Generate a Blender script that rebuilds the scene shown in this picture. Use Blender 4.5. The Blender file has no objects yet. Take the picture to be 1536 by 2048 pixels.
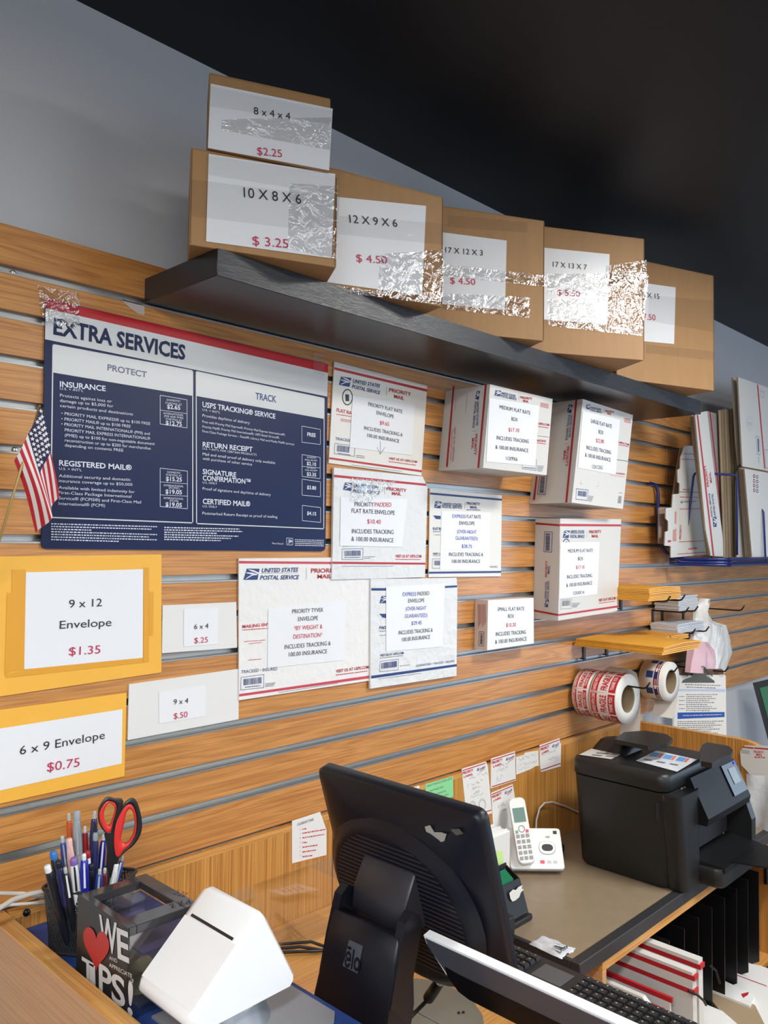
import bpy, bmesh, math, random
from mathutils import Vector, Matrix
random.seed(7)
C = bpy.context.scene.collection
# ---------------- camera model (solved from the slat spacing) ----------------
YAW, PITCH, ROLL, FPX = 0.799083, 0.036798, 0.0114838, 1627.2336
CAM = Vector((0.0, -1.41382, 1.69))
W0 = Vector((math.sin(YAW)*math.cos(PITCH), math.cos(YAW)*math.cos(PITCH), math.sin(PITCH)))
_r = Vector((math.cos(YAW), -math.sin(YAW), 0)); _u = _r.cross(W0)
R0 = _r*math.cos(ROLL) + _u*math.sin(ROLL)
U0 = -_r*math.sin(ROLL) + _u*math.cos(ROLL)
def ray(x, y): return (x-768)/FPX*R0 - (y-1024)/FPX*U0 + W0
def U(x, y, X=None, Y=None, Z=None):
    d = ray(x, y)
    if X is not None: t = (X-CAM.x)/d.x
    elif Y is not None: t = (Y-CAM.y)/d.y
    else: t = (Z-CAM.z)/d.z
    return CAM + d*t
def UP(x, y, O, n):
    d = ray(x, y); return CAM + d*((O-CAM).dot(n)/d.dot(n))
# ---------------- materials ----------------
MC = {}
def lin(c): return tuple((v/255/12.92 if v/255 <= .04045 else ((v/255+.055)/1.055)**2.4) for v in c)
def new_mat(name):
    m = bpy.data.materials.new(name); m.use_nodes = True
    return m, m.node_tree, m.node_tree.nodes['Principled BSDF']
def mat(name, col, rough=.5, metal=0, spec=.5, bump=0, bscale=60, coat=0, alpha=1, bdist=.002, bstretch=None, emis=0, var=0):
    if name in MC: return MC[name]
    m, nt, b = new_mat(name)
    c = lin(col) + (1,)
    b.inputs['Base Color'].default_value = c
    b.inputs['Roughness'].default_value = rough
    b.inputs['Metallic'].default_value = metal
    b.inputs['Specular IOR Level'].default_value = spec
    b.inputs['Coat Weight'].default_value = coat
    b.inputs['Alpha'].default_value = alpha
    if emis:
        b.inputs['Emission Color'].default_value = c; b.inputs['Emission Strength'].default_value = emis
    if bump or var:
        g = nt.nodes.new('ShaderNodeNewGeometry'); mp = nt.nodes.new('ShaderNodeMapping')
        nt.links.new(g.outputs['Position'], mp.inputs['Vector'])
        if bstretch: mp.inputs['Scale'].default_value = bstretch
        n = nt.nodes.new('ShaderNodeTexNoise'); n.inputs['Scale'].default_value = bscale; n.inputs['Detail'].default_value = 5
        nt.links.new(mp.outputs['Vector'], n.inputs['Vector'])
        if bump:
            bp = nt.nodes.new('ShaderNodeBump'); bp.inputs['Strength'].default_value = bump; bp.inputs['Distance'].default_value = bdist
            nt.links.new(n.outputs['Fac'], bp.inputs['Height']); nt.links.new(bp.outputs['Normal'], b.inputs['Normal'])
        if var:
            mx = nt.nodes.new('ShaderNodeMix'); mx.data_type = 'RGBA'; mx.blend_type = 'MULTIPLY'
            cr = nt.nodes.new('ShaderNodeValToRGB'); cr.color_ramp.elements[0].position = .3; cr.color_ramp.elements[1].position = .7
            v = 1-var; cr.color_ramp.elements[0].color = (v, v, v, 1)
            mx.inputs[0].default_value = 1; mx.inputs[6].default_value = c
            nt.links.new(n.outputs['Fac'], cr.inputs['Fac']); nt.links.new(cr.outputs['Color'], mx.inputs[7]); nt.links.new(mx.outputs[2], b.inputs['Base Color'])
    MC[name] = m; return m
def wood(name, c1, c2, scale=(1.2, 14, 26), rough=.38, rot=(0, 0, 0), coat=.15):
    if name in MC: return MC[name]
    m, nt, b = new_mat(name)
    g = nt.nodes.new('ShaderNodeNewGeometry'); mp = nt.nodes.new('ShaderNodeMapping')
    mp.inputs['Scale'].default_value = scale; mp.inputs['Rotation'].default_value = rot
    nt.links.new(g.outputs['Position'], mp.inputs['Vector'])
    n = nt.nodes.new('ShaderNodeTexNoise'); n.inputs['Scale'].default_value = 1.6; n.inputs['Detail'].default_value = 3; n.inputs['Distortion'].default_value = .6
    nt.links.new(mp.outputs['Vector'], n.inputs['Vector'])
    # growth rings from banded noise
    ml = nt.nodes.new('ShaderNodeMath'); ml.operation = 'MULTIPLY'; ml.inputs[1].default_value = 44
    nt.links.new(n.outputs['Fac'], ml.inputs[0])
    sn = nt.nodes.new('ShaderNodeMath'); sn.operation = 'SINE'; nt.links.new(ml.outputs[0], sn.inputs[0])
    mp2 = nt.nodes.new('ShaderNodeMapping'); mp2.inputs['Scale'].default_value = tuple(s*(9 if s > 2 else 3) for s in scale); mp2.inputs['Rotation'].default_value = rot
    nt.links.new(g.outputs['Position'], mp2.inputs['Vector'])
    n2 = nt.nodes.new('ShaderNodeTexNoise'); n2.inputs['Scale'].default_value = 2; n2.inputs['Detail'].default_value = 4
    nt.links.new(mp2.outputs['Vector'], n2.inputs['Vector'])
    a = nt.nodes.new('ShaderNodeMath'); a.operation = 'MULTIPLY_ADD'; a.inputs[1].default_value = .10
    nt.links.new(sn.outputs[0], a.inputs[0]); nt.links.new(n2.outputs['Fac'], a.inputs[2])
    cr = nt.nodes.new('ShaderNodeValToRGB'); cr.color_ramp.elements[0].position = .28; cr.color_ramp.elements[1].position = .72
    cr.color_ramp.elements[0].color = lin(c1)+(1,); cr.color_ramp.elements[1].color = lin(c2)+(1,)
    nt.links.new(a.outputs[0], cr.inputs['Fac']); nt.links.new(cr.outputs['Color'], b.inputs['Base Color'])
    b.inputs['Roughness'].default_value = rough; b.inputs['Coat Weight'].default_value = coat; b.inputs['Coat Roughness'].default_value = .25
    bp = nt.nodes.new('ShaderNodeBump'); bp.inputs['Strength'].default_value = .15; bp.inputs['Distance'].default_value = .001
    nt.links.new(n2.outputs['Fac'], bp.inputs['Height']); nt.links.new(bp.outputs['Normal'], b.inputs['Normal'])
    MC[name] = m; return m
def clear(name, rough=.06, bump=.9, bscale=45, tint=.13, bdist=.004):
    if name in MC: return MC[name]
    m, nt, b = new_mat(name)
    out = nt.nodes['Material Output']
    tr = nt.nodes.new('ShaderNodeBsdfTransparent'); gl = nt.nodes.new('ShaderNodeBsdfGlossy'); mx = nt.nodes.new('ShaderNodeMixShader')
    gl.inputs['Roughness'].default_value = rough
    g = nt.nodes.new('ShaderNodeNewGeometry'); n = nt.nodes.new('ShaderNodeTexNoise'); n.inputs['Scale'].default_value = bscale; n.inputs['Detail'].default_value = 3; n.inputs['Distortion'].default_value = 1.2
    nt.links.new(g.outputs['Position'], n.inputs['Vector'])
    bp = nt.nodes.new('ShaderNodeBump'); bp.inputs['Strength'].default_value = bump; bp.inputs['Distance'].default_value = bdist
    nt.links.new(n.outputs['Fac'], bp.inputs['Height']); nt.links.new(bp.outputs['Normal'], gl.inputs['Normal'])
    mx.inputs[0].default_value = tint
    nt.links.new(tr.outputs[0], mx.inputs[1]); nt.links.new(gl.outputs[0], mx.inputs[2]); nt.links.new(mx.outputs[0], out.inputs['Surface'])
    nt.nodes.remove(b); MC[name] = m; return m
WOODH = wood('slat_wood', (168, 109, 54), (205, 146, 80), scale=(.9, 9, 16))
WOODV = wood('panel_wood', (160, 104, 46), (202, 148, 75), scale=(24, 24, .45))
WOODL = wood('light_wood', (184, 134, 88), (204, 156, 108), scale=(30, .8, 30))
WOODE = wood('edge_wood', (182, 128, 66), (214, 166, 98), scale=(30, .8, 30))
WOODX = wood('edge_wood_x', (182, 124, 60), (216, 162, 92), scale=(.8, 30, 30))
ALU = mat('rail_aluminium', (168, 170, 168), .35, .75, bump=.1, bscale=30, bstretch=(1, 30, 30))
WHITE = mat('white_paper', (226, 227, 226), .55)
LABELW = mat('label_paper', (228, 230, 233), .3, bump=.12, bscale=18, bdist=.004)
ENVW = mat('white_envelope_paper', (222, 222, 220), .5, bump=.25, bscale=16, bdist=.004)
TYV = mat('tyvek', (228, 228, 226), .42, bump=.7, bscale=45, bdist=.004)
PAD = mat('padded_poly', (220, 222, 222), .35, bump=.8, bscale=38, bdist=.006)
CARTW = mat('white_carton', (206, 205, 201), .45, bump=.08, bscale=20)
RED = mat('red_ink', (176, 34, 42), .5)
REDT = mat('red_text', (196, 52, 66), .5)
CRIM = mat('crimson_text', (186, 44, 82), .5)
NAVY = mat('navy_ink', (30, 58, 118), .5)
BLUET = mat('blue_text', (92, 92, 178), .5)
BLK = mat('black_ink', (34, 34, 38), .5)
GRY = mat('grey_ink', (110, 112, 120), .5)
LTXT = mat('price_text', (62, 62, 68), .5)
SIGNB = mat('sign_navy', (12, 29, 72), .36, spec=.25)
SIGNW = mat('sign_white', (206, 208, 208), .3)
SIGNR = mat('sign_red', (178, 26, 36), .3, spec=.3)
SIGNT = mat('sign_text_white', (214, 220, 232), .35)
KRAFT = mat('corrugated_cardboard', (168, 128, 82), .62, bump=.12, bscale=60, bstretch=(1, 1, .2), var=.08)
KRAFTE = mat('cardboard_edge', (150, 136, 116), .8, bump=.5, bscale=300)
MANILA = mat('yellow_kraft_envelope', (240, 180, 66), .5, bump=.2, bscale=14, bdist=.004, var=.05)
MANILA2 = mat('yellow_kraft_patch', (222, 158, 44), .35)
TAPE = clear('clear_packing_tape', .06, 1.0, 34, .22, .010)
TAPES = clear('clear_tape_smooth', .12, .5, 25, .10, .003)
ACRY = clear('clear_acrylic', .04, .0, 5, .12)
BPLA = mat('black_plastic', (30, 31, 33), .42, bump=.15, bscale=900, bdist=.0005)
BPLG = mat('black_gloss_plastic', (14, 15, 18), .16)
BMON = mat('monitor_shell', (15, 17, 26), .42, spec=.35, bump=.1, bscale=900, bdist=.0004)
BMET = mat('black_metal', (20, 20, 22), .35, .3)
WPLA = mat('white_plastic', (236, 240, 243), .25, coat=.2)
GMET = mat('grey_metal', (150, 154, 156), .35, .7)
# ---------------- mesh helpers ----------------
class MB:
    def __init__(s): s.b = bmesh.new(); s.m = []
    def mi(s, m):
        if m not in s.m: s.m.append(m)
        return s.m.index(m)
    def face(s, pts, m, smooth=False):
        vs = [s.b.verts.new(p) for p in pts]
        try: f = s.b.faces.new(vs)
        except ValueError: return None
        f.material_index = s.mi(m); f.smooth = smooth; return f
    def grid(s, rows, m, smooth=True, closed=False):
        vv = [[s.b.verts.new(p) for p in r] for r in rows]; k = s.mi(m)
        for i in range(len(vv)-1):
            n = len(vv[i])
            for j in range(n if closed else n-1):
                try:
                    f = s.b.faces.new((vv[i][j], vv[i][(j+1) % n], vv[i+1][(j+1) % n], vv[i+1][j])); f.material_index = k; f.smooth = smooth
                except ValueError: pass
        return vv
    def prism(s, pts, off, m, mside=None):
        """solid from a planar outline and an offset vector"""
        k = s.mi(m); ks = s.mi(mside or m); off = Vector(off)
        a = [s.b.verts.new(p) for p in pts]; b = [s.b.verts.new(Vector(p)+off) for p in pts]
        n = len(a)
        f = s.b.faces.new(a); f.material_index = k
        f = s.b.faces.new(b[::-1]); f.material_index = k
        for i in range(n):
            f = s.b.faces.new((a[i], b[i], b[(i+1) % n], a[(i+1) % n])); f.material_index = ks
    def box(s, lo, hi, m, bev=0, seg=2, M=None):
        lo = Vector(lo); hi = Vector(hi); c = (lo+hi)/2; d = hi-lo
        r = bmesh.ops.create_cube(s.b, size=1); vs = r['verts']
        bmesh.ops.scale(s.b, vec=d, verts=vs); bmesh.ops.translate(s.b, vec=c, verts=vs)
        fs = set(f for v in vs for f in v.link_faces)
        for f in fs: f.material_index = s.mi(m)
        if bev:
            es = list(set(e for f in fs for e in f.edges))
            r = bmesh.ops.bevel(s.b, geom=es, offset=bev, segments=seg, affect='EDGES', profile=.5)
            fs = set(r['faces']) | set(f for f in fs if f.is_valid)
            for f in fs: f.smooth = seg > 1; f.material_index = s.mi(m)
            vs = list(set(v for f in fs for v in f.verts))
        if M: bmesh.ops.transform(s.b, matrix=M, verts=vs)
        return vs
    def tube(s, pts, r, m, n=8, cap=True):
        pts = [Vector(p) for p in pts]; rs = r if isinstance(r, (list, tuple)) else [r]*len(pts)
        rows = []; up = None
        for i, p in enumerate(pts):
            t = (pts[min(i+1, len(pts)-1)] - pts[max(i-1, 0)]).normalized()
            if up is None: up = Vector((0, 0, 1)) if abs(t.z) < .9 else Vector((1, 0, 0))
            a = t.cross(up).normalized(); up = a.cross(t).normalized()
            rows.append([p + (a*math.cos(2*math.pi*k/n) + up*math.sin(2*math.pi*k/n))*rs[i] for k in range(n)])
        vv = s.grid(rows, m, True, True)
        if cap:
            for v in (vv[0], vv[-1]):
                try: s.b.faces.new(v).material_index = s.mi(m)
                except ValueError: pass
    def lathe(s, prof, m, n=24, M=None, mats=None):
        rows = []
        for (r, z) in prof: rows.append([Vector((r*math.cos(2*math.pi*k/n), r*math.sin(2*math.pi*k/n), z)) for k in range(n)])
        if M: rows = [[M @ p for p in r] for r in rows]
        vv = s.grid(rows, m, True, True)
        if mats:
            pass
        return vv
    def build(s, name, parent=None, label=None, cat=None, group=None, kind=None, smooth_angle=None):
        bmesh.ops.recalc_face_normals(s.b, faces=s.b.faces) if False else None
        me = bpy.data.meshes.new(name); s.b.to_mesh(me); s.b.free()
        for m in s.m: me.materials.append(m)
        o = bpy.data.objects.new(name, me); C.objects.link(o)
        if parent: o.parent = parent
        if label: o['label'] = label
        if cat: o['category'] = cat
        if group: o['group'] = group
        if kind: o['kind'] = kind
        return o
def empty(name, loc, label, cat, group=None):
    o = bpy.data.objects.new(name, None); C.objects.link(o); o.location = loc; o.empty_display_size = .02
    o['label'] = label; o['category'] = cat
    if group: o['group'] = group
    bpy.context.view_layer.update() if False else None
    o.matrix_world = Matrix.Translation(Vector(loc))
    return o
def child(o, p):
    """parent keeping the mesh written in world coordinates"""
    o.parent = p; o.matrix_parent_inverse = Matrix.Translation(-Vector(p.location)); return o
# ---------------- text ----------------
TC = {}
def glyphs(s, bold, shear=0):
    k = (s, bold, shear)
    if k in TC: return TC[k]
    cu = bpy.data.curves.new('t', 'FONT'); cu.body = s; cu.size = 1; cu.resolution_u = 2 if len(s) > 12 else 4; cu.offset = .022*float(bold)
    cu.fill_mode = 'FRONT'; cu.shear = shear
    ob = bpy.data.objects.new('t', cu); me = bpy.data.meshes.new_from_object(ob)
    vs = [tuple(v.co) for v in me.vertices]; fs = [tuple(p.vertices) for p in me.polygons]
    bpy.data.objects.remove(ob); bpy.data.curves.remove(cu); bpy.data.meshes.remove(me)
    if vs:
        x0 = min(v[0] for v in vs); x1 = max(v[0] for v in vs)
        vs = [(v[0]-x0, v[1]) for v in vs]; TC[k] = (vs, fs, x1-x0)
    else: TC[k] = ([], [], 1)
    return TC[k]
CAP = .73
class PB(MB):
    """planar builder: everything is laid on one real plane (origin O, normal n towards the room)"""
    def __init__(s, O, n, crop=(0, 0, 1)):
        super().__init__(); s.O = Vector(O); s.n = Vector(n).normalized(); s.crop = crop
    def P(s, x, y, lift=0):
        ox, oy, k = s.crop; return UP(ox+x*k, oy+y*k, s.O, s.n) + s.n*lift
    def slab(s, pts, t, m, mside=None, lift=0):
        s.prism([s.P(*p, lift) for p in pts], -s.n*t, m, mside)
    def poly(s, pts, m, lift=.0004):
        s.face([s.P(*p, lift) for p in pts], m)
    def outline(s, pts, w, m, lift=.0006):
        P = [s.P(*p, lift) for p in pts]; n = len(P)
        for i in range(n): s.seg(P[i], P[(i+1) % n], w, m)
    def seg(s, a, b, w, m):
        d = (b-a).normalized(); q = s.n.cross(d)*w/2; s.face([a-q-d*w/2, b-q+d*w/2, b+q+d*w/2, a+q-d*w/2], m)
    def line(s, a, b, w, m, lift=.0007): s.seg(s.P(*a, lift), s.P(*b, lift), w, m)
    def txt(s, st, a, b, h, m, bold=False, lift=.0009, shear=0):
        vs, fs, w = glyphs(st, bold, shear)
        if not vs: return
        A = s.P(*a); B = s.P(*b); d = B-A; L = d.length; d.normalize()
        up = s.n.cross(d)
        top = s.P(a[0], a[1]-h) if h > 0 else s.P(a[0]-h, a[1]); H = abs((top-A).dot(up))/CAP
        k = s.mi(m); o = s.n*lift
        V = [s.b.verts.new(A + d*(x/w*L) + up*(y*H) + o) for x, y in vs]
        for f in fs:
            try: s.b.faces.new([V[i] for i in f]).material_index = k
            except ValueError: pass
    def micro(s, a, b, h, m, dens=.75, lift=.0008):
        """a row too small to read in the photo"""
        A = s.P(*a, lift); B = s.P(*b, lift); L = (B-A).length; d = (B-A).normalized(); up = s.n.cross(d)
        H = (s.P(a[0], a[1]-h, lift)-A).length*.7; x = 0
        while x < L:
            w = random.uniform(.8, 3.2)*H; w = min(w, L-x)
            s.face([A+d*x-up*H/2, A+d*(x+w)-up*H/2, A+d*(x+w)+up*H/2, A+d*x+up*H/2], m); x += w+H*.8
    def bars(s, q, m, n=26, lift=.0008):
        """bar code in quad q (tl,tr,br,bl)"""
        P = [s.P(*p, lift) for p in q]; x = 0
        xs = []
        while x < 1:
            w = random.choice((.008, .014, .022)); xs.append((x, min(1, x+w))); x += w + random.choice((.008, .012, .02))
        for a, b in xs: s.face([P[0].lerp(P[1], a), P[0].lerp(P[1], b), P[3].lerp(P[2], b), P[3].lerp(P[2], a)], m)
    def eagle(s, q, lift=.0009):
        """the blue postal eagle-head badge in quad q (tl,tr,br,bl)"""
        P = [s.P(*p, lift) for p in q]
        def at(u, v, l=0): return P[0].lerp(P[1], u).lerp(P[3].lerp(P[2], u), v)+s.n*l
        s.face([at(.16, 0), at(1, 0), at(.9, 1), at(0, 1)], NAVY)
        s.face([at(.2, .06, .0003), at(.62, .14, .0003), at(.97, .36, .0003), at(.95, .5, .0003), at(.7, .34, .0003), at(.45, .24, .0003)], WHITE)
        s.face([at(.14, .34, .0003), at(.5, .36, .0003), at(.86, .48, .0003), at(.88, .56, .0003), at(.55, .62, .0003), at(.2, .9, .0003), at(.1, .9, .0003), at(.52, .52, .0003), at(.13, .42, .0003)], WHITE)
def wallp(Y): return Vector((0, Y, 0)), Vector((0, -1, 0))
# ---------------- the room ----------------
GZ = 2.1466   # height of the topmost groove
PITCHZ = .0762
WALLP = mat('wall_paint', (192, 194, 198), .6, bump=.08, bscale=80)
CEILP = mat('ceiling_paint', (4, 8, 18), .5, spec=.35, bump=.1, bscale=60)
FLOORM = mat('floor_vinyl', (92, 88, 84), .5, var=.1, bscale=8)
b = MB(); b.box((-3.5, .02, 0), (5.6, .12, 2.68), WALLP); b.build('wall_back', kind='structure')
b = MB(); b.box((5.6, -5.6, 0), (5.7, .12, 2.68), WALLP); b.build('wall_right', kind='structure')
b = MB(); b.box((-3.6, -5.6, 0), (-3.5, .12, 2.68), WALLP); b.build('wall_left', kind='structure')
b = MB(); b.box((-3.6, -5.6, -.1), (5.7, .12, 0), FLOORM); b.build('floor', kind='structure')
b = MB(); b.box((-3.6, -5.6, 2.68), (5.7, .12, 2.78), CEILP); b.build('ceiling', kind='structure')
# shop front: low wall, window posts and panes (behind the camera)
b = MB(); b.box((-3.5, -5.7, 0), (5.6, -5.6, .5), WALLP); b.box((-3.5, -5.7, 2.45), (5.6, -5.6, 2.68), WALLP)
b.build('wall_front', kind='structure')
b = MB()
for lo, hi in (((5.56, -5.0, .6), (5.6, -4.94, 2.4)), ((5.56, -1.66, .6), (5.6, -1.6, 2.4)), ((5.56, -4.94, .6), (5.6, -1.66, .66)), ((5.56, -4.94, 2.34), (5.6, -1.66, 2.4)), ((5.56, -3.33, .66), (5.6, -3.27, 2.34))): b.box(lo, hi, BMET)
b.build('window_4', kind='structure')
for i in range(3):
    x0 = -3.5+i*3.033; b = MB()
    for lo, hi in (((x0, -5.68, .5), (x0+.06, -5.62, 2.45)), ((x0+2.973, -5.68, .5), (x0+3.033, -5.62, 2.45)), ((x0+.06, -5.68, .5), (x0+2.973, -5.62, .56)), ((x0+.06, -5.68, 2.39), (x0+2.973, -5.62, 2.45))): b.box(lo, hi, BMET)
    w = b.build('window_%d' % (i+1), kind='structure')
    b = MB(); b.box((x0+.06, -5.655, .56), (x0+2.973, -5.645, 2.39), ACRY); b.build('pane', w)
# ---------------- slat wall ----------------
def slatwall(x0, x1, label):
    b = MB(); g = .0062; T = .018
    tops = [2.222] + [GZ - k*PITCHZ - g for k in range(14)]
    bots = [GZ - k*PITCHZ + g for k in range(14)] + [1.07]
    for zt, zb in zip(tops, bots): b.box((x0, 0, zb), (x1, T, zt), WOODH, .0008, 1)
    o = b.build('slatwall_panel', label=label, cat='wall panel')
    b = MB()
    for k in range(14):
        z = GZ - k*PITCHZ
        # aluminium insert: back of the slot, lower shelf and small nose
        rows = [[(x, .0135, z+.0062), (x, .0135, z-.0052), (x, .001, z-.0052), (x, -.0012, z-.0058), (x, -.0012, z-.0088)] for x in (x0, x1)]
        b.grid(rows, ALU, False)
    r = b.build('groove_rail', o, label='brushed aluminium rails lining the grooves')
    return o
slatwall(-.9, 3.0245, 'large oak-look slatwall panel with aluminium groove rails, left of the vertical seam')
slatwall(3.0275, 4.9, 'oak-look slatwall panel right of the vertical seam, behind the blue wire rack')
# screws in grooves
SCR = mat('screw_zinc', (205, 205, 200), .3, .8)
def screw(x, y, k, label):
    p = U(x, y, Y=0)
    b = MB(); M = Matrix.Translation((p.x, .0115, GZ-k*PITCHZ-.001)) @ Matrix.Rotation(math.pi/2, 4, 'X')
    b.lathe([(0, .003), (.003, .003), (.0045, .0012), (.005, 0)], SCR, 14, M)
    b.build('screw', label=label, cat='screw')
screw(32, 545, 0, 'small round screw head in the topmost wall groove at far left')
screw(36, 897, 4, 'round screw head in the wall groove beside the small flag')
# ---------------- floating shelf ----------------
SHF = mat('shelf_black_oak', (36, 38, 42), .32, bump=.5, bscale=26, bstretch=(1.0, 30, 40), bdist=.001, var=.3)
SHU = mat('shelf_laminate', (30, 28, 30), .3)
SX0, SX1, SZ, SD, ST = .785, 2.767, 2.191, .244, .0477
b = MB(); b.box((SX0, -SD, SZ-ST), (SX1, -.0005, SZ), SHU, .0012, 2)
sh = b.build('floating_shelf', label='long black-brown floating shelf carrying the row of cardboard boxes', cat='shelf')
b = MB(); b.box((SX0+.0005, -SD-.0008, SZ-ST+.0005), (SX1-.0005, -SD-.0001, SZ-.0005), SHF); b.build('front_edge', sh, label='grained ash-black front face')
# ---------------- cardboard boxes on the shelf ----------------
def yawdir(a, c): d = Vector((c.x-a.x, c.y-a.y, 0)).normalized(); return d
KSEAM = mat('box_seam', (122, 92, 58), .8)
KTAPE = mat('kraft_tape', (176, 128, 72), .3)
def carton(name, label, fl, fr, z0, H, depth, texts, sheet, tapes, width=None, seams=True, skew=0):
    """front-bottom corners fl, fr are photo points lying on the plane z0"""
    A = U(*fl, Z=z0); B = U(*fr, Z=z0); d = (B-A).normalized(); Wd = width or (B-A).length
    A = B - d*Wd
    n = Vector((d.y, -d.x, 0)); back = -n
    back = (back + d*math.tan(math.radians(skew))).normalized()
    ob = empty(name, A+d*Wd/2+back*depth/2, label, 'box', 'cardboard cartons on the shelf')
    M = Matrix((( d.x, back.x, 0, A.x), (d.y, back.y, 0, A.y), (0, 0, 1, z0), (0, 0, 0, 1)))
    b = MB(); b.box((0, 0, .0006), (Wd, depth, H-.002), KRAFT, .0015, 2, M)
    # flaps folded over the top with the seam between them
    for lo, hi in (((.001, .001, H-.002), (Wd-.001, depth/2-.0012, H)), ((.001, depth/2+.0012, H-.002), (Wd-.001, depth-.001, H))): b.box(lo, hi, KRAFT, .0005, 1, M)
    if seams:
        for x in (.001, Wd-.003): b.box((x, -.0006, .003), (x+.002, .0002, H-.003), KSEAM, 0, 1, M)
    o = b.build('carton', ob); o.parent = ob; o.matrix_parent_inverse = Matrix.Translation(-ob.location)
    p = PB(A+n*.0016, n)
    p.slab(sheet, .0006, LABELW)
    for t in texts: p.txt(*t)
    o = child(p.build('price_sheet'), ob)
    for i, (q, mt) in enumerate(tapes):
        p = PB(A+n*.0022, n); 
        P4 = [p.P(*c) for c in q]; rows = []
        for j in range(13):
            rows.append([P4[0].lerp(P4[1], i2/24).lerp(P4[3].lerp(P4[2], i2/24), j/12)+n*(random.random()*.0009) for i2 in range(25)])
        p.grid(rows, mt, True); child(p.build('packing_tape'), ob)
    return ob, A, B, n, d
c2 = lambda x, y: (360+x*.36458, 140+y*.36458)
c3 = lambda x, y: (860+x*.390625, 360+y*.390625)
def T(cf, s, x0, y0, x1, y1, h, m, bold=False, k=None):
    k = k or (cf(1, 0)[0]-cf(0, 0)[0]); return (s, cf(x0, y0), cf(x1, y1), h*k, m, bold)
carton('shipping_box', 'brown 10x8x6 box with white price sheet at the left end of the shelf', (378, 490), (672.5, 535.6), SZ, .170, .19,
    [T(c2, '10 X 8 X 6', 350, 698, 665, 736, 57, BLK), T(c2, '$ 3.25', 398, 960, 595, 978, 52, CRIM)],
    [c2(158, 460), c2(852, 570), c2(832, 1033), c2(143, 940)],
    [([c2(60, 600), c2(878, 700), c2(862, 900), c2(55, 800)], TAPES), ([c2(160, 470), c2(880, 585), c2(878, 690), c2(158, 575)], TAPES), ([c2(600, 620), c2(875, 640), c2(860, 1040), c2(590, 980)], TAPE)], skew=9)
carton('shipping_box', 'brown 12x9x6 box, second along the shelf from the left', (699, 579.4), (885, 614), SZ, .237, .12,
    [T(c2, '12 X 9 X 6', 931, 838, 1193, 862, 46, BLK), T(c2, '$ 4.50', 968, 1052, 1137, 1064, 44, CRIM)],
    [c2(800, 690), c2(1350, 745), c2(1328, 1236), c2(775, 1160)],
    [([c2(870, 800), c2(1470, 845), c2(1450, 960), c2(865, 900)], TAPES), ([c2(1100, 1010), c2(1452, 985), c2(1438, 1290), c2(1080, 1240)], TAPE), ([c2(860, 1180), c2(1440, 1250), c2(1435, 1290), c2(860, 1215)], TAPE)], width=.275)
carton('shipping_box', 'brown 17x12x3 box, third along the shelf behind the 12x9x6 box', (1008.4, 674.5), (1088.5, 682.3), SZ, .302, .076,
    [T(c3, '17 X 12 X 3', 79, 372, 270, 388, 30, BLK), T(c3, '$ 4.50', 104, 530, 232, 538, 34, CRIM)],
    [c3(20, 262), c3(393, 310), c3(384, 665), c3(10, 630)],
    [([c3(60, 430), c3(605, 490), c3(603, 548), c3(60, 490)], TAPE), ([c3(60, 580), c3(510, 600), c3(510, 705), c3(60, 660)], TAPE), ([c3(90, 180), c3(500, 215), c3(500, 270), c3(90, 240)], TAPES)], width=.42)
carton('shipping_box', 'brown 17x13x7 box between the 17x12x3 and the largest box', (1094.4, 705.7), (1289, 721.3), SZ, .336, .165,
    [T(c3, '17 X 13 X 7', 629, 444, 803, 460, 28, BLK), T(c3, '$ 5.50', 652, 590, 768, 598, 32, CRIM)],
    [c3(570, 345), c3(920, 380), c3(908, 740), c3(560, 712)],
    [([c3(600, 480), c3(1118, 480), c3(1110, 610), c3(600, 580)], TAPE), ([c3(600, 610), c3(1105, 600), c3(1088, 800), c3(600, 745)], TAPE), ([c3(900, 440), c3(1108, 410), c3(1104, 520), c3(900, 560)], TAPE)], width=.425)
carton('shipping_box', 'largest brown box at the right end of the shelf, sheet ending in X 15', (1305.3, 766.3), (1428.4, 781.9), SZ, .378, .17,
    [T(c3, '16 X 16 X 15', 1000, 590, 1174, 610, 28, BLK), T(c3, '$ 7.50', 1060, 710, 1154, 720, 32, CRIM)],
    [c3(960, 508), c3(1258, 550), c3(1250, 840), c3(950, 812)],
    [([c3(1120, 590), c3(1470, 620), c3(1465, 780), c3(1115, 720)], TAPES), ([c3(1110, 840), c3(1462, 880), c3(1458, 925), c3(1105, 885)], TAPES)], width=.41)
# the small one stands on the first
z2 = SZ+.1712
carton('shipping_box', 'small white-faced 8x4x4 box stacked on top of the 10x8x6 box', c2(152, 430), c2(820, 553), z2, .134, .10,
    [T(c2, '8 x 4 x 4', 405, 243, 605, 275, 42, BLK), T(c2, '$2.25', 424, 465, 560, 480, 44, CRIM)],
    [c2(168, 74), c2(838, 212), c2(818, 550), c2(153, 427)],
    [([c2(230, 270), c2(830, 260), c2(822, 440), c2(225, 330)], TAPE), ([c2(165, 90), c2(838, 225), c2(835, 300), c2(165, 200)], TAPES)], seams=False, skew=7)
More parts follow.
